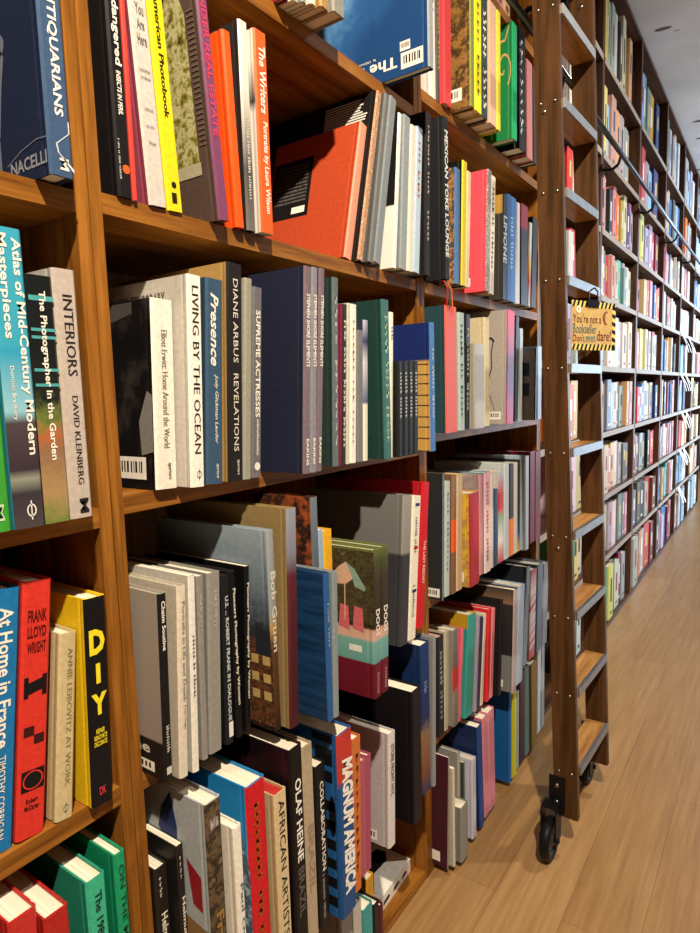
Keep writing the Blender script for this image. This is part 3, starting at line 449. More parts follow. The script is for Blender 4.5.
{"p":[0.085,0.7292,0.676,0.0099,0.2685,0.2148,0.0],"sp":"#8fb0d0","cv":"#86a6c6","lab":"thin light blue spine behind the dark blue book","T":[]},
{"p":[0.085,0.7404,0.676,0.0217,0.2645,0.2116,0.0],"sp":"#e5ac2a","cv":"#d59d24","lab":"mustard yellow spine behind the dark blue book","T":[]},
{"p":[0.15,0.7701,0.676,0.0209,0.2336,0.1869,0.0299],"sp":"Z:dogs","cv":"Z:dogs","lab":"thick picture book of deck chairs and a parasol, left of two alike","T":[["DOGS",0.4,0.58,0.5,0.55,"#f2efe6"],["DOGS",0.83,0.97,0.5,0.25,"#cfa3a6"]],"dogs":1,"vw":0.45,"g":"two matching deck chair books"},
{"p":[0.15,0.7916,0.676,0.0218,0.2332,0.1866,0.0384],"sp":"Z:dogs","cv":"Z:dogs","lab":"thick picture book of deck chairs and a parasol, right of two alike","T":[["DOGS",0.4,0.58,0.5,0.55,"#f2efe6"],["DOGS",0.83,0.97,0.5,0.25,"#cfa3a6"]],"g":"two matching deck chair books"},
{"p":[0.085,0.9589,0.676,0.032,0.2809,0.2247,0.0955],"sp":"B:0,#3a3b40;.6,#35363b;.62,#8a8886;1,#98958f","cv":"B:0,#3a3b40;.6,#35363b;.62,#6d6c6c;1,#737272","lab":"big grey book with a darker lower half on the third shelf","T":[]},
{"p":[0.085,0.9916,0.676,0.0297,0.2741,0.2193,0.1148],"sp":"#e9e4d4","cv":"#ded9c8","lab":"cream spine with two navy marks and a red one","T":[[[7,5],0.15,0.4,0.5,0.35,"#6b6a6a"],[[1,12],0.62,0.85,0.5,0.35,"#6b6a6a"]],"marks":1},
{"p":[0.07,1.0527,0.676,0.0296,0.2912,0.2329,0.1217],"sp":"#c9202c","cv":"#a81a25","lab":"red book leaning right at the end of the third shelf","T":[["THE LAST RESORT",0.4,0.7,0.6,0.35,"#f0c9c4"]]},
{"p":[0.035,1.238,0.676,0.0073,0.2892,0.2313,0.0354],"sp":"#5d7480","cv":"#2c2d31","lab":"dark charcoal book with a thin slate spine past the middle post","labels":[[0.8,0.97,0.02,0.09]],"T":[]},
{"p":[0.03,1.2634,0.676,0.0229,0.2665,0.2132,0.0352],"sp":"#b9c6c4","cv":"#a9b4b2","lab":"pale grey-green spine beside the charcoal book","T":[[[4,9],0.1,0.8,0.5,0.4,"#6f7d7b"]]},
{"p":[0.035,1.2873,0.676,0.0236,0.2778,0.2223,0.0339],"sp":"B:0,#7a5a44;.35,#7a5a44;.36,#ee5a22;.62,#ee5a22;.63,#8a6a50;1,#8a6a50","cv":"#6d5240","lab":"brown spine with an orange band","T":[]},
{"p":[0.035,1.3141,0.676,0.0303,0.2765,0.2212,0.0325],"sp":"#d8bd95","cv":"#cfb48c","lab":"tan spine right of the orange banded one","T":[]},
{"p":[0.05,1.357,0.676,0.0562,0.2275,0.2,0.0],"sp":"#b81f2c","cv":"P:#c9a05a,#a8844e,#d9b23a,#7d5a40@9","lab":"short red spined book with a yellow flower cover and barcode","labels":[[0.75,0.92,0.05,0.16]],"T":[]},
{"p":[0.03,1.4625,0.676,0.021,0.2586,0.2069,0.0],"sp":"#d98f92","cv":"P:#b5a598,#8f7d84,#cbbcae@6","lab":"pale photo cover book standing behind the short red one","T":[]},
{"p":[0.035,1.4841,0.676,0.0383,0.2619,0.2095,0.0],"sp":"B:0,#efe6e2;.94,#e5a9b6;1,#e5a9b6","cv":"#6a8ba3","lab":"white and pink spine with a dusty blue cover","T":[[[6,6,6],0.1,0.9,0.5,0.5,"#d77f92"]]},
{"p":[0.03,1.5385,0.676,0.0172,0.2519,0.2016,0.0],"sp":"#d9cfc8","cv":"#c9bfb8","lab":"thin off-white spine with faint print in the third row of the middle bay","T":[]},
{"p":[0.03,1.5593,0.676,0.0283,0.2068,0.1654,0.0],"sp":"#1f3a66","cv":"#1b325a","lab":"navy spine of the third row in the middle bay","T":[]},
{"p":[0.03,1.5933,0.676,0.0366,0.251,0.2008,0.0],"sp":"B:0,#c8202e;.25,#e8e0dc;.5,#7fa98c;.6,#c8202e;.75,#c8202e;1,#b9c9d8","cv":"#c9c2bc","lab":"spine in red, white and green blocks","T":[]},
{"p":[0.03,1.6358,0.676,0.0343,0.2678,0.2142,0.0],"sp":"#cfd8de","cv":"#bcc6cc","lab":"light grey spine right of the red, white and green one","T":[]},
{"p":[0.03,1.6762,0.676,0.0316,0.2608,0.2087,0.0],"sp":"B:0,#e0702c;.4,#e0702c;.42,#2a2426;1,#2a2426","cv":"#3b3436","lab":"black spine with an orange foot","T":[]},
{"p":[0.03,1.71,0.676,0.0285,0.2626,0.2101,0.0],"sp":"#c2c0b2","cv":"#b2b0a2","lab":"grey-cream spine right of the orange-footed one","T":[]},
{"p":[0.03,1.7428,0.676,0.0172,0.2678,0.2143,0.0],"sp":"B:0,#caa84a;.2,#2f4a78;.4,#2a2a2c;1,#2a2a2c","cv":"#2a2a2c","lab":"dark spine with a small ochre foot near the ladder","T":[]},
{"p":[0.045,1.7606,0.676,0.0306,0.2771,0.2217,0.0],"sp":"#c3d6e6","cv":"#9fb0be","lab":"tall pale blue spine left of the maroon books","T":[]},
{"p":[0.03,1.845,0.676,0.0461,0.2817,0.2254,0.0],"sp":"#7d1830","cv":"#6e142a","lab":"maroon spine by the ladder, left of two","T":[]},
{"p":[0.03,1.8938,0.676,0.0531,0.2771,0.2217,0.0],"sp":"#751a30","cv":"#681628","lab":"maroon spine by the ladder, right of two","T":[]},
{"p":[0.01,0.457,0.33,0.0205,0.2136,0.1709,0.0],"sp":"#2a2523","cv":"#1c1a1a","lab":"black book with a white page top against the left post, nearer of two alike","T":[["Helmut Newton",0.3,0.8,0.5,0.5,"#f2efe6"],[[4],0.06,0.2,0.35,0.2,"#f2efe6"]],"g":"two matching dark books by the left post"},
{"p":[0.03,0.4781,0.33,0.0108,0.2416,0.1933,0.0],"sp":"#2a2523","cv":"#1c1a1a","lab":"black book with a shaded page top against the left post, farther of two alike","T":[["Helmut Newton",0.3,0.8,0.5,0.5,"#f2efe6"],[[4],0.06,0.2,0.35,0.2,"#f2efe6"]],"g":"two matching dark books by the left post"},
{"p":[0.075,0.4895,0.33,0.0269,0.3088,0.247,0.0],"sp":"P:#3a3530,#6d5a45,#211e1c,#8a7256@14","cv":"F:","lab":"thick book with flags on a pale blue cover and rocky brown spine","T":[[[7,4,6],0.06,0.12,0.5,0.5,"#f2efe6","h"],["France",0.5,0.8,0.55,0.5,"#a8814a"]],"flags":1,"vw":0.4},
{"p":[0.095,0.517,0.33,0.0147,0.2677,0.2141,0.0],"sp":"#efece3","cv":"#ddd9cf","lab":"short white book beside the thick brown one","T":[["Paul Outerbridge",0.3,0.95,0.55,0.5,"#5c6470"]]},
{"p":[0.09,0.547,0.33,0.0366,0.3048,0.2438,0.0],"sp":"#cc1f28","cv":"M:","lab":"fat red spined book with a snowy mountain under blue sky on its cover","T":[[[9,3,5],0.1,0.9,0.5,0.4,"#a3541f"]],"mount":1,"vw":0.7},
{"p":[0.1,0.5898,0.33,0.0254,0.2723,0.2179,0.0],"sp":"#d3bf97","cv":"#b9a57f","lab":"tan spined book with a red page top and black lettering","T":[["AFRICAN ARTISTS",0.04,0.8,0.5,0.5,"#17161a"]],"redtop":1},
{"p":[0.1,0.6234,0.33,0.0289,0.3204,0.2563,0.0],"sp":"#141315","cv":"P:#0d0c0e,#140f12,#3a151c@4","lab":"thick black book with bold white capitals on the fourth shelf","T":[["OLAF HEINE",0.15,0.55,0.55,0.5,"#f2efe6"],["BRAZIL",0.58,0.82,0.55,0.5,"#5d5a58"]]},
{"p":[0.1,0.6528,0.33,0.0233,0.3099,0.2479,0.0],"sp":"#b3a38c","cv":"#a3937c","lab":"stone brown spine right of the thick black book","T":[["BRAZIL",0.4,0.75,0.5,0.6,"#96866f"]]},
{"p":[0.1,0.6811,0.33,0.0246,0.2647,0.2118,0.0],"sp":"#1c1c1f","cv":"#161618","lab":"lower black book with white capitals left of the blue and red one","T":[["COLLABORATION",0.1,0.65,0.5,0.4,"#f2efe6"],[[1,9,7],0.67,0.95,0.4,0.25,"#b9b6b0"]]},
{"p":[0.118,0.7131,0.33,0.0385,0.3038,0.243,0.0],"sp":"N:","cv":"K:","lab":"blue book with black stripes and slanted white capitals, red at the top","T":[["MAGNUM AMERICA",0.14,0.88,0.6,0.8,"#f2efe6"]],"mag":1,"vw":0.8,"it":1},
{"p":[0.105,0.7636,0.33,0.0231,0.2643,0.2115,0.0333],"sp":"#c8703a","cv":"#b8622f","lab":"orange-brown spine right of the blue striped book","T":[[[10],0.1,0.9,0.5,0.4,"#8a4a22"]]},
{"p":[0.095,0.8029,0.33,0.015,0.2057,0.1646,0.031],"sp":"#a8586e","cv":"#9c5064","lab":"pink spine, left of two under the pale street book","T":[]},
{"p":[0.095,0.8186,0.33,0.0139,0.2059,0.1647,0.0383],"sp":"#a05066","cv":"#94485c","lab":"pink spine, right of two under the pale street book","T":[]},
{"p":[0.1,0.883,0.33,0.0227,0.2145,0.1716,0.0339],"sp":"#d5d2d4","cv":"#b5adb3","lab":"pale lilac-grey book standing on the fourth shelf by the middle post","T":[["STORE FRONT NYC",0.1,0.55,0.5,0.5,"#4b484c"]],"labels":[[0.62,0.85,0.03,0.12]],"ctext":[[[6],0.5,0.75,0.3,0.33,"#5b565a"],[[5],0.5,0.75,0.26,0.29,"#5b565a"]]},
{"p":[0.107,0.9627,0.33,0.035,0.2641,0.2113,0.0],"sp":"#17151a","cv":"#151215","lab":"tall black book with white page top beside the middle post","T":[]},
{"p":[0.08,1.0486,0.33,0.0369,0.3168,0.2535,0.0],"sp":"B:0,#26355c;.15,#7a4a35;.4,#8a6a4a;.5,#1d2f5d;1,#1d3a72","cv":"#1b2f5e","lab":"deep blue book with painted flowers low on its spine","T":[[[4],0.25,0.33,0.5,0.4,"#9fb4dc"]],"noisy":1},
{"p":[0.085,1.0862,0.33,0.0122,0.3185,0.2548,0.0301],"sp":"#8d8f95","cv":"#84868c","lab":"grey spine pressed between the blue book and the middle post","T":[]},
{"p":[0.01,1.2629,0.33,0.0293,0.2449,0.1959,0.0],"sp":"#26282b","cv":"#1f2124","lab":"black spine with white letters first past the middle post, fourth row","T":[[[7,6],0.15,0.85,0.5,0.5,"#b9bec2"]],"pinktop":1},
{"p":[0.01,1.2928,0.33,0.0201,0.2455,0.1964,0.036],"sp":"#c2bda9","cv":"#b5b09c","lab":"khaki-cream spine, fourth row of the middle bay","T":[]},
{"p":[0.02,1.3223,0.33,0.0282,0.244,0.1952,0.0],"sp":"B:0,#77736f;.35,#8d8984;.4,#c8323a;.6,#c8323a;.62,#6d6863;1,#8a857f","cv":"#8f8b86","lab":"grey photo spine with a red band across its middle","noisy":1,"T":[]},
{"p":[0.02,1.351,0.33,0.0123,0.2314,0.1852,0.0976],"sp":"#e06a80","cv":"#d66078","lab":"thin pink spine right of the red banded one","T":[]},
{"p":[0.03,1.364,0.33,0.0464,0.2595,0.2076,0.1065],"sp":"#3a9a92","cv":"B:0,#3a9a92;.86,#2f8a84;.87,#b08a1e;1,#b08a1e","lab":"teal spine leaning right, fourth row","T":[]},
{"p":[0.035,1.4119,0.33,0.0151,0.2454,0.1963,0.104],"sp":"#9d97a8","cv":"#948e9f","lab":"thin lilac-grey spine right of the teal book","T":[]},
{"p":[0.035,1.4277,0.33,0.0194,0.236,0.1888,0.1193],"sp":"#3a2f5c","cv":"#332a52","lab":"thin dark purple spine, fourth row","T":[]},
{"p":[0.035,1.451,0.33,0.0162,0.2396,0.1917,0.1103],"sp":"#d5cdb8","cv":"#c9c1ac","lab":"thin cream spine between the purple and red ones","T":[]},
{"p":[0.04,1.477,0.33,0.0221,0.2465,0.1972,0.0729],"sp":"#d5333c","cv":"#c92b34","lab":"red spine next to a pink one, fourth row","T":[]},
{"p":[0.04,1.5,0.33,0.022,0.24,0.192,0.0858],"sp":"#e08a94","cv":"#d77f8a","lab":"pink spine next to the red one, fourth row","T":[]},
{"p":[0.055,1.5262,0.33,0.0156,0.2597,0.2078,0.0714],"sp":"#26262a","cv":"#1c1b1e","lab":"black book just right of the red and pink spines","T":[]},
{"p":[0.08,1.5601,0.33,0.0307,0.2822,0.2258,0.0521],"sp":"#b9a8ae","cv":"B:0,#77787b;.35,#77787b;.36,#26242a;.85,#322c30;.86,#8a6a52;1,#3a3634","lab":"dark cover book with a grey lower band and white label","labels":[[0.6,0.88,0.04,0.11]],"T":[]},
{"p":[0.075,1.6045,0.33,0.0484,0.2764,0.2212,0.0689],"sp":"#a9bfd8","cv":"#8fa5be","lab":"light blue spine right of the dark cover with the grey band","T":[]},
{"p":[0.05,1.7347,0.33,0.0309,0.2953,0.2362,0.0913],"sp":"#77838d","cv":"#22262b","lab":"black covered book with a slate spine, fourth row near the ladder","T":[]},
{"p":[0.05,1.78,0.33,0.0555,0.2735,0.2188,0.0635],"sp":"B:0,#b9485a;.5,#d8d0d2;.55,#b03a4c;.75,#ded6d6;1,#a83a4c","cv":"#7a6a70","lab":"red and white zigzag spine, fourth row near the ladder","zig":1,"T":[]},
{"p":[0.05,1.8511,0.33,0.0533,0.2755,0.2204,0.0406],"sp":"#6d7f92","cv":"#5f7084","lab":"grey-blue spine, fourth row beside the ladder","T":[]},
{"p":[0.05,1.9051,0.33,0.0508,0.2645,0.2116,0.0626],"sp":"#8d98a4","cv":"#808b97","lab":"pale slate spine partly behind the ladder, fourth row","T":[]},
{"p":[0.04,1.238,0.02,0.006,0.2745,0.2,0.0446],"sp":"#8d8a88","cv":"#451f2b","lab":"maroon covered book on the floor shelf with a barcode label at its foot","labels":[[0.3,0.9,0.04,0.13]],"T":[]},
{"p":[0.05,1.252,0.02,0.0101,0.2483,0.1986,0.0],"sp":"#d5cfbd","cv":"#b5b0a2","lab":"narrow cream spine beside the maroon book on the floor shelf","T":[]},
{"p":[0.06,1.2734,0.02,0.0391,0.1396,0.12,0.0],"sp":"#8d8d86","cv":"#7d7d76","lab":"low grey book with a cream page top jutting out above the floor","T":[]},
{"p":[0.035,1.3131,0.02,0.0124,0.2525,0.202,0.0],"sp":"#a9a6a4","cv":"#8d8a88","lab":"tall grey spine behind the short grey pair on the floor shelf","T":[]},
{"p":[0.03,1.353,0.02,0.0084,0.2043,0.1634,0.0],"sp":"#4a5450","cv":"#3d4642","lab":"dark green-grey spine behind the low grey book","T":[]},
{"p":[0.05,1.362,0.02,0.024,0.2114,0.1691,0.0],"sp":"#c9cbe0","cv":"#bfc1d6","lab":"lavender white spine on the floor shelf","T":[]},
{"p":[0.05,1.4104,0.02,0.0284,0.2828,0.2263,-0.0587],"sp":"#234a8c","cv":"#1d2c56","lab":"navy covered book on the floor shelf before the pink pair","T":[]},
{"p":[0.045,1.4532,0.02,0.0331,0.2827,0.2262,-0.0479],"sp":"#d88a9a","cv":"#c97a8c","lab":"pink spine with red edge on the floor shelf, left of two","g":"two pink books on the floor shelf","T":[]},
{"p":[0.045,1.487,0.02,0.0414,0.2826,0.226,-0.0405],"sp":"#d88a9a","cv":"#c97a8c","lab":"pink spine with red edge on the floor shelf, right of two","g":"two pink books on the floor shelf","T":[]},
{"p":[0.045,1.6305,0.02,0.0199,0.2755,0.2204,0.0],"sp":"#1f68ad","cv":"#1a5a9c","lab":"wide blue book on the floor shelf","T":[]},
{"p":[0.045,1.6587,0.02,0.0328,0.2563,0.205,0.0],"sp":"#c2c22c","cv":"#b5b528","lab":"lime yellow spine on the floor shelf","T":[]},
{"p":[0.04,1.7058,0.02,0.0213,0.2393,0.1914,0.0],"sp":"#8f979c","cv":"#868e93","lab":"thin grey spine right of the lime one on the floor shelf","T":[]},
{"p":[0.04,1.7334,0.02,0.0438,0.284,0.2272,0.0],"sp":"#3a1d28","cv":"#2c2228","lab":"dark maroon spine on the floor shelf near the ladder","T":[]},
{"p":[0.04,1.7888,0.02,0.0355,0.283,0.2264,-0.0266],"sp":"#5f7f80","cv":"#4f6d6e","lab":"grey-teal spine on the floor shelf near the ladder","T":[]},
{"p":[0.045,1.8263,0.02,0.0513,0.2824,0.2259,-0.0313],"sp":"#8a6d2c","cv":"#7d6228","lab":"brown gold spine on the floor shelf near the ladder","T":[]},
{"p":[0.03,1.9262,0.02,0.0346,0.284,0.2272,0.0],"sp":"#dfe3e4","cv":"#dfe3e4","lab":"white spine on the floor shelf just left of the ladder","T":[]},
{"p":[0.03,1.9671,0.02,0.0319,0.284,0.2272,0.0],"sp":"#9fb2bf","cv":"#9fb2bf","lab":"grey-blue spine on the floor shelf just left of the ladder","T":[]},
{"p":[0.03,1.993,0.02,0.006,0.284,0.2272,0.0],"sp":"#e3ddd8","cv":"#e3ddd8","lab":"off-white spine on the floor shelf just left of the ladder","T":[]},
{"p":[0.085,0.7495,0.02,0.0359,0.284,0.2272,0.0],"sp":"#8f8d90","cv":"#7f7d80","lab":"grey book half below the frame in the bottom row, left of a teal one","T":[]},
{"p":[0.088,0.786,0.02,0.0229,0.2655,0.2124,0.0],"sp":"#b9b5ae","cv":"#8d8b88","lab":"pale grey spine with white page top in the bottom row","T":[]},
{"p":[0.09,0.8097,0.02,0.0298,0.2384,0.1907,0.0],"sp":"#3f9a9c","cv":"#348688","lab":"teal book cut by the bottom edge of the picture","T":[]},
{"p":[0.09,0.8429,0.02,0.018,0.2239,0.1791,0.0],"sp":"#26201f","cv":"#1c1817","lab":"black book with a white page top in the bottom row","T":[]},
{"p":[0.09,0.8623,0.02,0.0118,0.2084,0.1667,0.0],"sp":"#5a1f28","cv":"#4a1820","lab":"dark maroon spine last in the bottom row beside the bare wood","T":[]},
{"p":[0.04,0.8966,0.02,0.0243,0.2123,0.1699,0.0],"sp":"#d9a338","cv":"#c9942c","lab":"ochre yellow book end poking up beside the white book lying flat","T":[]}
]''')
for B in BOOKS: book(B)

# ------------------------------------------------------------------ bookcases
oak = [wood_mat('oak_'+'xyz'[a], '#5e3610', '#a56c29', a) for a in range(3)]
shade_oak = [wood_mat('shaded_oak_'+'xyz'[a], '#35221a', '#5e4130', a) for a in range(3)]  # same wood toned darker: shade inside the far bookcases put into the colour
DEPTH = .285; ST = .023
def bookcase(label, y0, y1, shelves, top, wd, strip=None):
    """two side panels, back, shelves (given by the height of their upper face) and a top board"""
    r = thing('bookcase', label, 'bookcase', (0, (y0+y1)/2, 0), None)
    cy = (y0+y1)/2; tt = .0158
    def P(name, a, b, m):
        k = MB(); k.box((a[0], a[1]-cy, a[2]), (b[0], b[1]-cy, b[2])); k.build(name, m, r)
    for s in (0, 1):
        ya = y0+.0004 if s == 0 else y1-tt; yb = ya+tt-.0004
        P('side_panel', (-DEPTH, ya, 0), (0, yb, top), wd[2])
    P('back_panel', (-DEPTH-.008, y0, 0), (-DEPTH-.0005, y1, top), wd[2])
    for i, z in enumerate(shelves):
        th = ST if z > .05 else z-.001
        P('shelf', (-DEPTH, y0+tt+.0004, z-th), (-.0005, y1-tt-.0004, z), wd[1])
    if strip:  # added pale strip: cool light on far shelf fronts painted as colour
        for i, z in enumerate(shelves):
            if z > .05: P('lit_edge_strip', (-.0004, y0+tt+.0004, z-ST), (.0018, y1-tt-.0004, z), strip)
    P('top_board', (-DEPTH, y0+tt+.0004, top-.02), (-.0005, y1-tt-.0004, top), wd[1])
    # black slotted standards the shelves hang on
    for s in (y0+tt+.0045, y1-tt-.0045):
        k = MB(); k.box((-.215, s-.004-cy, .03), (-.2, s+.004-cy, top-.03)); k.build('shelf_standard', ink, r)
    return r
TOP = 2.86; edge = plain('cool_lit_edge', '#a59c92', .5)
SA = [.02, .33, .676, 1.022, 1.376, 1.73, 2.12, 2.47]
SB = [.02, .33, .676, 1.032, 1.382, 1.728, 2.12, 2.47]
SC_ = [.02, .33, .676, 1.055, 1.382, 1.775, 2.14, 2.47]
SF = [.02, .365, .657, .945, 1.235, 1.53, 1.80, 2.10, 2.463]
bookcase('oak bookcase cut by the left edge, left of the broad double post', -.42, .4395, SA, TOP, oak)
bookcase('oak bookcase full of leaning art books, right of the broad double post', .4405, 1.2205, SB, TOP, oak)
bookcase('bookcase of crowded books between the middle post and the ladder', 1.2215, 2.015, SC_, TOP, oak)
bookcase('dark bookcase mostly hidden behind the ladder', 2.016, 2.808, SF, TOP, shade_oak, edge)
bookcase('tall dark bookcase immediately right of the ladder, nine rows of books', 2.809, 3.602, SF, TOP, shade_oak, edge)
bookcase('second tall bookcase past the ladder, a broad gold book on its top row', 3.603, 4.44, SF, TOP, shade_oak, edge)
bookcase('third tall bookcase past the ladder, just before the white paper slips', 4.441, 5.254, SF, TOP, shade_oak, edge)
bookcase('far bookcase with white paper slips hanging from its shelves', 5.255, 6.05, SF, TOP, shade_oak, edge)
bookcase('farthest bookcase at the right edge of the picture', 6.051, 6.85, SF, TOP, shade_oak, edge)

# ------------------------------------------------------------------ far books
rnd = random.Random(11)
pal = {'w': ('white', '#d6d3cd'), 'c': ('cream', '#d0c4a2'), 'r': ('red', '#c23a3c'), 'p': ('pink', '#c98a8f'), 'o': ('orange', '#e2762c'), 'g': ('grey', '#a3a6a8'),
       'd': ('dark grey', '#4a4b50'), 'k': ('black', '#1d1d20'), 'b': ('blue', '#3a70b0'), 's': ('sky blue', '#8fb9d8'), 'n': ('navy', '#28386a'), 't': ('tan', '#cfa878'),
       'y': ('yellow', '#e0cf72'), 'l': ('lilac', '#b9aecb'), 'e': ('green', '#5f9a6a'), 'q': ('teal', '#4fb3b0'), 'v': ('olive', '#b3a348'), 'm': ('maroon', '#7a2635'),
       'z': ('gold', '#c9932f'), 'u': ('brown', '#6f4d38'), 'a': ('slate', '#6d7f8f')}
ORD = ['leftmost', 'second from left', 'third from left', 'fourth from left', 'fifth from left', 'sixth from left', 'seventh from left', 'eighth from left', 'ninth from left', 'tenth from left', 'eleventh from left', 'twelfth from left', 'thirteenth from left']
ROW = ['floor row', 'second row up', 'third row up', 'fourth row up', 'fifth row up', 'sixth row up', 'seventh row up', 'row behind the rail', 'top row']
def far_mesh(mb, t, h, d, off=(0, 0, 0), mi=0):
    b, pb = book_mesh(t, h, d, t > .02); i = len(mb.v)
    mb.v += [(q[0]+off[0], q[1]+off[1], q[2]+off[2]) for q in b.v]; mb.f += [[k+i for k in f] for f in b.f]; mb.mi += [mi]*len(b.f)
    mb.box(tuple(a+o for a, o in zip(pb[0], off)), tuple(a+o for a, o in zip(pb[1], off)), 1 if mi == 0 else 0)
def spine_marks(mb, t, h, off, mi, r):
    v = r.uniform(.72, .82)
    for a, c, w in ((v-r.uniform(.25, .45), v, .34), (.08, .13, .4)):
        mb.face([(.0006+off[0], off[1]+t*(.5-w/2), off[2]+h*a), (.0006+off[0], off[1]+t*(.5+w/2), off[2]+h*a), (.0006+off[0], off[1]+t*(.5+w/2), off[2]+h*c), (.0006+off[0], off[1]+t*(.5-w/2), off[2]+h*c)], mi)
def fill(codes, ya, yb, z, gap, start=0.0, end=0.0, xoff=0.0):
    """book slots along one shelf: (code, y, thickness, height, depth)"""
    L = []
    ws = [rnd.uniform(.75, 1.25)*(1.5 if c.isupper() else 1) for c in codes]
    tot = sum(ws); y = ya+start; span = (yb-end)-y; k = .985*span/tot
    for c, w in zip(codes, ws):
        t = w*k; L.append((c.lower(), y, t-.0012, gap*rnd.uniform(.72, .88)*(1.04 if c.isupper() else 1), rnd.uniform(.15, .2), xoff+rnd.uniform(-.03, -.004))); y += t
    return L
def far_row(codes, ya, yb, row, bay, gap=None, **kw):
    z = SF[row]; gap = gap or ((SF[row+1]-ST if row+1 < len(SF) else TOP-.02)-z)
    for i, (c, y, t, h, d, x) in enumerate(fill(codes, ya, yb, z, gap, **kw)):
        nm, hx = pal[c]; mb = MB(); far_mesh(mb, t, h, d); spine_marks(mb, t, h, (0, 0, 0), 2, rnd)
        hx2 = '#%02x%02x%02x' % tuple(max(0, min(255, int(int(hx[j:j+2], 16)+rnd.uniform(-14, 14)))) for j in (1, 3, 5))
        mkc = rnd.choice(('#2a2a2e', '#f0ece4', '#8f3a3a', '#394a6d') if c in 'wcpgtyls' else ('#f0ece4', '#d9c06a', '#f0ece4'))
        o = mb.build('book', [mat(hx2), pages_mat(), mat(mkc)]); o.location = (x, y, z)
        tag(o, nm+' book, '+ORD[i]+', '+ROW[row]+', '+bay, 'book', 'books on the far shelves')
tt = .0165
Dy = (2.016+tt, 2.808-tt); Ey = (2.809+tt, 3.602-tt); Fy = (3.603+tt, 4.44-tt)
bD = 'bookcase behind the ladder'; bE = 'first bookcase right of the ladder'; bF = 'second bookcase past the ladder'
for r, s in enumerate(['dgaw', 'eyw', 'wt', 'ot', 'lg', 'wrk', 'rws', 'wcg', 'ocr']): far_row(s, Dy[0], Dy[1], r, bD, start=.36, end=.2 if r > 2 else .1)
for r, s in enumerate(['rceykwmg', 'mcgcgwtaap', 'bsctpywgda', 'wrtasckgtp', 'wscccgwc', 'cdarpwtQagcw', 'prwkpoovcnptl', 'cysptgcgt', 'Veggwdcuvt']):
    far_row(s, Ey[0], Ey[1], r, bE, end=[.05, .03, .02, .02, .04, .03, .01, .14, .14][r])
for r, s in enumerate(['tgdogRu', 'gadKgRu', 'mpkgdkprr', 'nwrlbgyln', 'Qpycmwgrw', 'bnptrprbtor', 'gydlgcrm', 'crpgsN', 'asaaZn']):
    far_row(s, Fy[0], Fy[1], r, bF, end=[.02, .03, .04, .05, .05, .03, .1, .16, .2][r])
# the bookcases beyond, and rows seen between: too many and too small to count
cols = list(pal.values()); mb = MB(); codes = list(pal)
for ya, yb, rows_ in ((4.441+tt, 5.254-tt, ['kpbm', 'wbaqw', 'kdngwls', 'tcnlmbp', 'slbtzwg', 'qwdrsew', 'wrtpswg', 'lpbes', 'eygsl', ]),
                      (5.255+tt, 6.05-tt, ['wgs', 'bsw', 'trr', 'qsn', 'sbw', 'wwg', 'wwpp', 'yosg', 'gsb']), (6.051+tt, 6.85-tt, ['gws', 'rtw', 'pwg', 'uky', 'tsp', 'qsw', 'sbg', 'wsl', 'gbs'])):
    for r, s in enumerate(rows_):
        s = ''.join(s[i//2] if i % 2 == 0 else rnd.choice('wcgpsltdaw'+s) for i in range(2*len(s)))
        z = SF[r]; gap = (SF[r+1]-ST if r+1 < len(SF) else TOP-.02)-z
        for c, y, t, h, d, x in fill(s, ya, yb, z, gap, end=rnd.uniform(.02, .15)):
            far_mesh(mb, t, h, d, (x, y, z), 1+codes.index(c)); spine_marks(mb, t, h, (x, y, z), 1+codes.index(rnd.choice('wdcn')), rnd)
o = mb.build('rows_of_books', [pages_mat()]+[mat(c[1]) for c in cols]); o['kind'] = 'stuff'
tag(o, 'packed rows of small many-coloured books filling the three farthest bookcases', 'books')
# ------------------------------------------------------------------ upper shelves of the middle bookcase, behind the rail
y = 1.5
for i, (c, t) in enumerate((('p', .05), ('w', .045), ('r', .04), ('w', .05), ('p', .05), ('t', .05))):
    mb = MB(); far_mesh(mb, t-.001, .25-.01*i % .03, .19); spine_marks(mb, t, .25, (0, 0, 0), 2, rnd)
    o = mb.build('book', [mat(pal[c][1]), pages_mat(), mat('#8f3a3a')]); o.location = (-.01, y, 2.14); y += t
    tag(o, pal[c][0]+' book above the rail at the top of the middle bookcase, '+ORD[i], 'book', 'books above the rail near the ladder')

# ------------------------------------------------------------------ white book lying flat
r = thing('book', 'white book lying flat on the bare bottom shelf with a black shape on it', 'book', (-.028, 1.1, .0205))
r.rotation_euler = (0, 0, math.radians(2))
k = MB(); k.box((-.2, -.055, 0), (0, .085, .002)); k.box((-.2, -.055, .031), (0, .085, .033)); k.box((-.003, -.055, .002), (0, .085, .031)); k.build('cover', mat('#f0ece4'), r)
k = MB(); k.box((-.197, -.052, .002), (-.003, .082, .031)); k.build('page_block', pages_mat(), r)
k = MB(); k.face([(-.16, -.05, .0335), (-.02, -.05, .0335), (-.05, 0, .0335), (-.045, .05, .0335), (-.06, .075, .0335), (-.085, .07, .0335), (-.09, .03, .0335), (-.13, .0, .0335)]); k.build('black_shape', ink, r)
k = MB()
for a, c in ((-.045, -.015), (.0, .03), (.04, .065)): k.face([(.0005, a, .009), (.0005, c, .012), (.0005, c-.004, .02), (.0005, a+.004, .018)])
k.build('spine_title', ink, r)

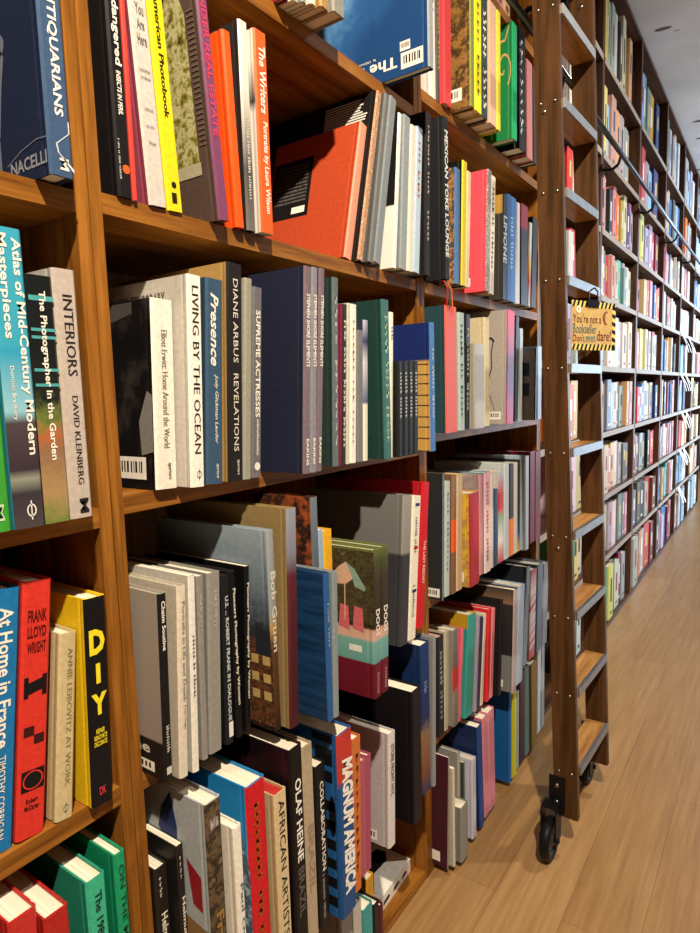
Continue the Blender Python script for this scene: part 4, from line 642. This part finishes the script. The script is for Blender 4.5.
# ------------------------------------------------------------------ ladder
lw = [wood_mat('ladder_wood_'+'xyz'[a], '#30200f', '#5e3f26', a, .38) for a in range(3)]
tw = wood_mat('tread_wood', '#7d5229', '#b98a52', 1, .35)
alu = plain('aluminium', '#a3a8ae', .45, 1.0); steel = plain('steel_screw', '#9a968e', .3, 1.0); rubber = plain('black_rubber', '#131315', .45)
lad = thing('library_ladder', 'tall wooden rolling ladder leaning against the bookcases, black wheels at its feet', 'ladder', (.25, 1.605, 0))
L0 = Vector((.25, 1.605, 0))
def front(z): return .277-.0345*(z-.2)
RW = .056; SK = .009
for ya, yb, zb, nm in ((1.46, 1.482, .098, 'side_rail'), (1.732, 1.754, .1, 'side_rail')):
    k = MB(); zt = 2.7; c = .003
    def sec(z):
        f = front(z)+(SK if ya > 1.6 else 0); return [(f-RW, ya), (f-c, ya), (f, ya+c), (f, yb-c), (f-c, yb), (f-RW, yb)]
    a, b_ = sec(zb), sec(zt); n = 6; i0 = len(k.v)
    k.v += [(x-L0.x, y_-L0.y, zb) for x, y_ in a]+[(x-L0.x, y_-L0.y, zt) for x, y_ in b_]
    k.f += [[i0+j for j in range(n)][::-1], [i0+n+j for j in range(n)]]+[[i0+j, i0+(j+1) % n, i0+n+(j+1) % n, i0+n+j] for j in range(n)]; k.mi += [0]*(n+2)
    k.build('side_rail', lw[2], lad)
TZ = [.215, .413, .604, .799, .995, 1.19, 1.387, 1.579, 1.77, 1.965, 2.16, 2.355, 2.55]
def slab(a, c): return [(a-L0.x, 1.4825-L0.y), (c-L0.x, 1.4825-L0.y), (c+SK-L0.x, 1.7315-L0.y), (a+SK-L0.x, 1.7315-L0.y)]
for z in TZ:
    f = front(z)
    k = MB(); k.prism(slab(f-.054, f+.001), z-.009, z+.009); t = k.build('tread', tw, lad)
    k = MB(); k.prism(slab(f+.0012, f+.0042), z-.010, z+.0105); k.prism(slab(f-.004, f+.0012), z+.0092, z+.0105); k.build('nosing', alu, t)
def screws(ys, pts, r=.0042):
    for x, z in pts:
        k = MB(); M = Matrix.Translation((x-L0.x, ys-L0.y, z)) @ Matrix.Rotation(math.radians(90), 4, 'X')
        k.lathe([(0, .003), (r*.5, .0028), (r, .0012), (r, 0)], M, 12); k.build('screw', steel, lad, True)
for z in TZ: screws(1.46, [(front(z)-.043, z), (front(z)-.012, z)])
screws(1.46, [(front(1.75)-.036, 1.752), (front(.79)-.03, .77)], .006)
screws(1.732, [(front(2.08)-.02, 2.09)], .007)
for yc, ys in ((1.428, 1.46), (1.787, 1.754)):
    M = Matrix.Translation((.222-L0.x, yc-L0.y, .0525)) @ Matrix.Rotation(math.radians(90), 4, 'Y')
    k = MB(); k.lathe([(.03, -.010), (.046, -.012), (.0505, -.008), (.0522, 0), (.0505, .008), (.046, .012), (.03, .010), (.03, -.010)], M, 40); w = k.build('wheel', rubber, lad, True)
    k = MB(); k.lathe([(0, .011), (.014, .011), (.016, .007), (.028, .006), (.0298, .008), (.0298, -.008), (.028, -.006), (.016, -.007), (.014, -.011), (0, -.011)], M, 32); k.build('hub', plain('grey_hub', '#3d3e40', .35), w, True)
    s = 1 if ys > yc else -1
    k = MB()
    for xx in (.203, .238): k.box((xx-L0.x, min(yc-.012, ys-.014 if s < 0 else yc-.012)-L0.y, .045), (xx+.003-L0.x, max(yc+.012, ys-.001)-L0.y if s > 0 else yc+.012-L0.y, .135))
    ya, yb = (ys-.006, ys-.0005) if s > 0 else (ys+.0005, ys+.006)
    k.box((.212-L0.x, ya-L0.y, .11), (.25-L0.x, yb-L0.y, .2)); k.box((.203-L0.x, min(yc, yb)-L0.y-.004, .132), (.241-L0.x, max(yc, ya)-L0.y, .137))
    k.tube((.198-L0.x, yc-L0.y, .0525), (.246-L0.x, yc-L0.y, .0525), .006); k.build('wheel_bracket', rubber, lad)
    for zz in (.135, .178):
        k = MB(); M = Matrix.Translation((.231-L0.x, (ya if s > 0 else yb)-L0.y, zz)) @ Matrix.Rotation(math.radians(90*s), 4, 'X'); k.lathe([(0, .003), (.004, .0028), (.006, .0005), (.006, 0)], M, 12); k.build('screw', steel, lad, True)
# hooks that hold the ladder to the rail
for ys in (1.475, 1.74):
    k = MB(); k.path([(front(2.12)-RW-L0.x, ys-L0.y, 2.12), (.10-L0.x, ys-L0.y, 2.13), (.052-L0.x, ys-L0.y, 2.135), (.044-L0.x, ys-L0.y, 2.11)], .007, 10); k.build('rail_hook', rubber, lad)
# rail
rl = thing('ladder_rail', 'dark steel tube rail running along the front of the bookcases', 'rail', (.07, 4.1, 2.075))
k = MB(); k.tube((0, -2.75, 0), (0, 2.9, 0), .0095, 16); k.build('tube', plain('dark_steel', '#5d646d', .3, 1.0), rl, True)
for yy in (2.016, 2.809, 3.603, 4.44, 5.255, 6.05, 6.84):
    k = MB(); y_ = yy-4.1; k.path([(-.0695, y_, -.05), (-.03, y_, -.055), (-.008, y_, -.04), (0, y_, -.012)], .006, 8); k.box((-.0698, y_-.012, -.075), (-.066, y_+.012, -.03)); k.build('bracket', rubber, rl)

# ------------------------------------------------------------------ sign on the ladder
A = Vector((.244, 1.4905, 1.288)); Bp = Vector((.305, 1.645, 1.288)); ex = (Bp-A); wS = ex.length; ex.normalize()
sg = thing('warning_sign', 'yellow handwritten card with black striped border clipped under a ladder tread', 'sign', A+ex*wS/2)
sg.rotation_euler = (0, 0, math.atan2(ex.y, ex.x)); hS = .112
k = MB(); k.box((-wS/2, -.0006, -hS/2), (wS/2, .0012, hS/2)); k.build('card', plain('card_yellow', '#d3b272', .7), sg)
k = MB(); e = -.0011
def hz(x0, x1, z0, z1): k.face([(x0, e, z0), (x1, e, z0), (x1, e, z1), (x0, e, z1)])
bw = .014
n = 11
yel = MB(); yel.face([(-wS/2, -.0009, hS/2-bw), (wS/2, -.0009, hS/2-bw), (wS/2, -.0009, hS/2), (-wS/2, -.0009, hS/2)]); yel.face([(-wS/2, -.0009, -hS/2), (wS/2, -.0009, -hS/2), (wS/2, -.0009, -hS/2+bw), (-wS/2, -.0009, -hS/2+bw)]); yel.face([(wS/2-bw, -.0009, -hS/2), (wS/2, -.0009, -hS/2), (wS/2, -.0009, hS/2), (wS/2-bw, -.0009, hS/2)])
bo = yel.build('border_tape', plain('tape_yellow', '#f0dc7a', .5), sg)
for i in range(n):
    x = -wS/2+wS*i/n; w = wS/n*.5
    for zz in (hS/2-bw, -hS/2): k.face([(x, e, zz), (x+w, e, zz), (min(x+w+.006, wS/2), e, zz+bw), (min(x+.006, wS/2), e, zz+bw)])
for i in range(6):
    z = -hS/2+hS*i/6; w = hS/6*.5; k.face([(wS/2-bw, e, z+.004), (wS/2, e, z), (wS/2, e, z+w), (wS/2-bw, e, z+w+.004)])
k.build('border_stripes', ink, bo)
def st(s, x0, x1, z0, z1, col):
    text(s, lambda a, c: (x0+(x1-x0)*a, -.0012, z0+(z1-z0)*c), mat(col), sg, 'lettering', bold=False)
st("You're not a", -.08, .026, .006, .026, '#5a2030'); st('Bookseller', -.08, .008, -.018, .004, '#3d6a78'); st("Don't", -.08, -.036, -.037, -.02, '#7a2a28'); st('even', -.032, .004, -.037, -.023, '#1f7f88'); st('dare!', .01, .064, -.034, -.01, '#6a1438')
k = MB()
for j in range(12):
    a, c = -2.0+4.0*j/12, -2.0+4.0*(j+1)/12
    k.face([(.045-.013*math.cos(a), -.0012, .02+.016*math.sin(a)), (.045-.013*math.cos(c), -.0012, .02+.016*math.sin(c)), (.047-.0105*math.cos(c)*.6, -.0012, .02+.0125*math.sin(c)), (.047-.0105*math.cos(a)*.6, -.0012, .02+.0125*math.sin(a))])
k.build('drawing', mat('#8a4a3a'), sg)
k = MB(); M = Matrix.Translation((-.06, -.0008, hS/2-.02)) @ Matrix.Rotation(math.radians(90), 4, 'X'); k.lathe([(.004, 0), (.0085, 0), (.0085, .001), (.004, .001), (.004, 0)], M, 18); k.build('eyelet', paper, sg)
k = MB(); k.box((-.03, -.004, hS/2-.012), (.012, .004, hS/2+.004)); k.path([(-.026, -.003, hS/2+.003), (-.03, -.006, hS/2+.02), (-.012, -.008, hS/2+.03), (.004, -.006, hS/2+.022), (.008, -.003, hS/2+.003)], .0017, 8); k.build('binder_clip', plain('clip_black', '#232326', .3, .6), sg)

# ------------------------------------------------------------------ white paper slips on the far shelves
nsl = 0
for (yy, row, xs) in ((5.36, 4, .0), (5.62, 4, .0), (5.42, 5, .0), (5.75, 5, .0), (5.45, 3, .0), (5.7, 3, .0), (5.4, 2, .0), (5.6, 2, .0), (5.38, 1, .0)):
    for j in range(2):
        z = SF[row]-ST/2; a = .25+.3*j; L = .13
        mb = MB(); w = .042; dx = .05*a+.03
        P = [(0, 0, 0), (.004, .01*j, -.02), (dx*.5, .03, -.07), (dx*.8, .055, -L)]
        for p, q in zip(P, P[1:]):
            mb.face([(p[0], p[1], p[2]), (p[0], p[1]+w, p[2]), (q[0], q[1]+w, q[2]), (q[0], q[1], q[2])])
            mb.face([(p[0]-.0006, p[1], p[2]), (q[0]-.0006, q[1], q[2]), (q[0]-.0006, q[1]+w, q[2]), (p[0]-.0006, p[1]+w, p[2])])
        o = mb.build('paper_slip', paper); o.location = (.001, yy+.05*j, z)
        tag(o, 'white paper slip hanging from a shelf edge of the far bookcase', 'paper slip', 'paper slips on the far shelves')
mb = MB(); mb.box((0, 0, 0), (.002, .14, .1)); o = mb.build('notice_card', plain('notice_yellow', '#e6dc6a', .6)); o.location = (.003, 6.0, 1.1); tag(o, 'yellow notice card on a shelf edge near the right edge of the picture', 'notice')

# ------------------------------------------------------------------ room
def floor_mat():
    m, nt, p = new_mat('plank_floor', .33); p.inputs['Specular IOR Level'].default_value = .5
    v = coord(nt, 'Object'); mp = nt.nodes.new('ShaderNodeMapping'); mp.inputs['Rotation'].default_value = (0, 0, math.radians(90)); nt.links.new(v, mp.inputs['Vector'])
    br = nt.nodes.new('ShaderNodeTexBrick'); br.inputs['Scale'].default_value = 1; br.inputs['Brick Width'].default_value = .92; br.inputs['Row Height'].default_value = .15
    br.inputs['Mortar Size'].default_value = .0006; br.inputs['Color1'].default_value = (.2, .2, .2, 1); br.inputs['Color2'].default_value = (.8, .8, .8, 1); br.offset = .37
    nt.links.new(mp.outputs['Vector'], br.inputs['Vector'])
    g = noise(nt, 1, 6, coord(nt, 'Object', (70, 3.2, 1)), .62)
    a = nt.nodes.new('ShaderNodeMix'); a.data_type = 'FLOAT'; a.inputs[0].default_value = .25; nt.links.new(g.outputs['Fac'], a.inputs[2]); nt.links.new(br.outputs['Color'], a.inputs[3])
    r = ramp(nt, [(.25, '#80603a'), (.5, '#9b774b'), (.75, '#b08c60')]); nt.links.new(a.outputs[0], r.inputs['Fac'])
    mx = nt.nodes.new('ShaderNodeMix'); mx.data_type = 'RGBA'; nt.links.new(br.outputs['Fac'], mx.inputs[0]); nt.links.new(r.outputs['Color'], mx.inputs[6]); mx.inputs[7].default_value = lin('#6f5130')
    nt.links.new(mx.outputs[2], p.inputs['Base Color']); bump(nt, p, g.outputs['Fac'], .08, .001); return m
def room_box(name, a, b, m):
    k = MB(); k.box(a, b); return structure(k.build(name, m))
room_box('floor', (-.3, -2.6, -.06), (3.6, 9.2, -.0005), floor_mat())
def ceiling_mat():
    m, nt, p = new_mat('concrete_ceiling', .8)
    n = noise(nt, 2.2, 6, coord(nt)); s = noise(nt, 1, 2, coord(nt, 'Object', (5, 9, 1)), .4)
    r = ramp(nt, [(.3, '#c9c9cc'), (.7, '#e2e2e4')]); nt.links.new(n.outputs['Fac'], r.inputs['Fac'])
    r2 = ramp(nt, [(.315, '#6d6762'), (.335, '#ffffff')]); nt.links.new(s.outputs['Fac'], r2.inputs['Fac'])
    mx = nt.nodes.new('ShaderNodeMix'); mx.data_type = 'RGBA'; mx.blend_type = 'MULTIPLY'; mx.inputs[0].default_value = 1
    nt.links.new(r.outputs['Color'], mx.inputs[6]); nt.links.new(r2.outputs['Color'], mx.inputs[7]); nt.links.new(mx.outputs[2], p.inputs['Base Color']); bump(nt, p, n.outputs['Fac'], .2, .01); return m
room_box('ceiling', (-.3, -2.6, 2.885), (3.6, 9.2, 3.0), ceiling_mat())
wm = plain('wall_paint', '#8d857a', .8)
room_box('wall_left', (-.42, -2.6, 0), (-.3, 9.2, 2.885), wm)
room_box('wall_near', (-.3, -2.72, 0), (3.6, -2.6, 2.885), wm)
dk = plain('wall_dark', '#4a4542', .8)
room_box('wall_far', (-.3, 9.2, 0), (.7, 9.32, 2.885), dk); room_box('trim_5', (.7, 9.2, 2.6), (3.6, 9.32, 2.885), dk); room_box('trim_6', (.7, 9.2, 0), (3.6, 9.32, .2), dk)
for i, (a, b_) in enumerate((((3.6, -2.6, 0), (3.7, 4.6, 2.885)), ((3.6, 4.6, 2.75), (3.7, 8.8, 2.885)), ((3.6, 4.6, 0), (3.7, 8.8, .25)), ((3.6, 8.8, 0), (3.7, 9.2, 2.885)))):
    room_box('wall_right' if i == 0 else 'trim_%d' % i, a, b_, wm)

# ------------------------------------------------------------------ light
def lamp(name, kind, loc, energy, col, **kw):
    l = bpy.data.lights.new(name, kind); l.energy = energy; l.color = col
    for k_, v in kw.items(): setattr(l, k_, v)
    o = bpy.data.objects.new(name, l); C.objects.link(o); o.location = loc; return o
def aim(o, to): o.rotation_euler = (Vector(to)-o.location).to_track_quat('-Z', 'Y').to_euler()
warm = (1, .85, .64)
for i, (x, y, e, c) in enumerate(((1.1, -.3, 215, warm), (1.35, 2.3, 75, (1, .92, .8)), (1.35, 4.4, 30, (.94, .96, 1)), (1.35, 6.4, 24, (.92, .95, 1)))):
    s = lamp('track_spot', 'SPOT', (x, y, 2.86), e, c, spot_size=math.radians(130), spot_blend=.6, shadow_soft_size=.03)
    aim(s, (x-.75, y+.6, .6))
day = lamp('daylight', 'AREA', (3.55, 6.7, 1.5), 60, (.7, .85, 1), shape='RECTANGLE', size=4.0, size_y=2.4, spread=math.radians(110))
aim(day, (0, 6.7, 1.4))
end = lamp('end_daylight', 'AREA', (2.15, 9.15, 1.4), 60, (.68, .84, 1), shape='RECTANGLE', size=2.7, size_y=2.3)
aim(end, (2.0, 0, 1.2))
w = bpy.data.worlds.new('world'); sc.world = w; w.use_nodes = True
w.node_tree.nodes['Background'].inputs['Color'].default_value = (.75, .86, 1, 1); w.node_tree.nodes['Background'].inputs['Strength'].default_value = .5

# ------------------------------------------------------------------ camera
cd = bpy.data.cameras.new('camera'); cam = bpy.data.objects.new('camera', cd); C.objects.link(cam)
cd.sensor_fit = 'HORIZONTAL'; cd.sensor_width = 36; cd.lens = 626.407*36/700; cd.clip_start = .02
Rv = Vector((0.8234293983399109, 0.5666885156884057, -0.028777632571911908)); Uv = Vector((-0.041456412374769616, 0.11066469281512686, 0.992992795360141)); Fv = Vector((-0.5659022811604363, 0.8164664426361962, -0.1146174342166556))
M = Matrix((Rv, Uv, -Fv)).transposed().to_4x4(); M.translation = (.65, 0, 1.1453); cam.matrix_world = M
sc.camera = cam
vs = sc.view_settings; vs.view_transform = 'Standard'; vs.look = 'None'; vs.gamma = 1; vs.use_curve_mapping = False; vs.exposure = .95
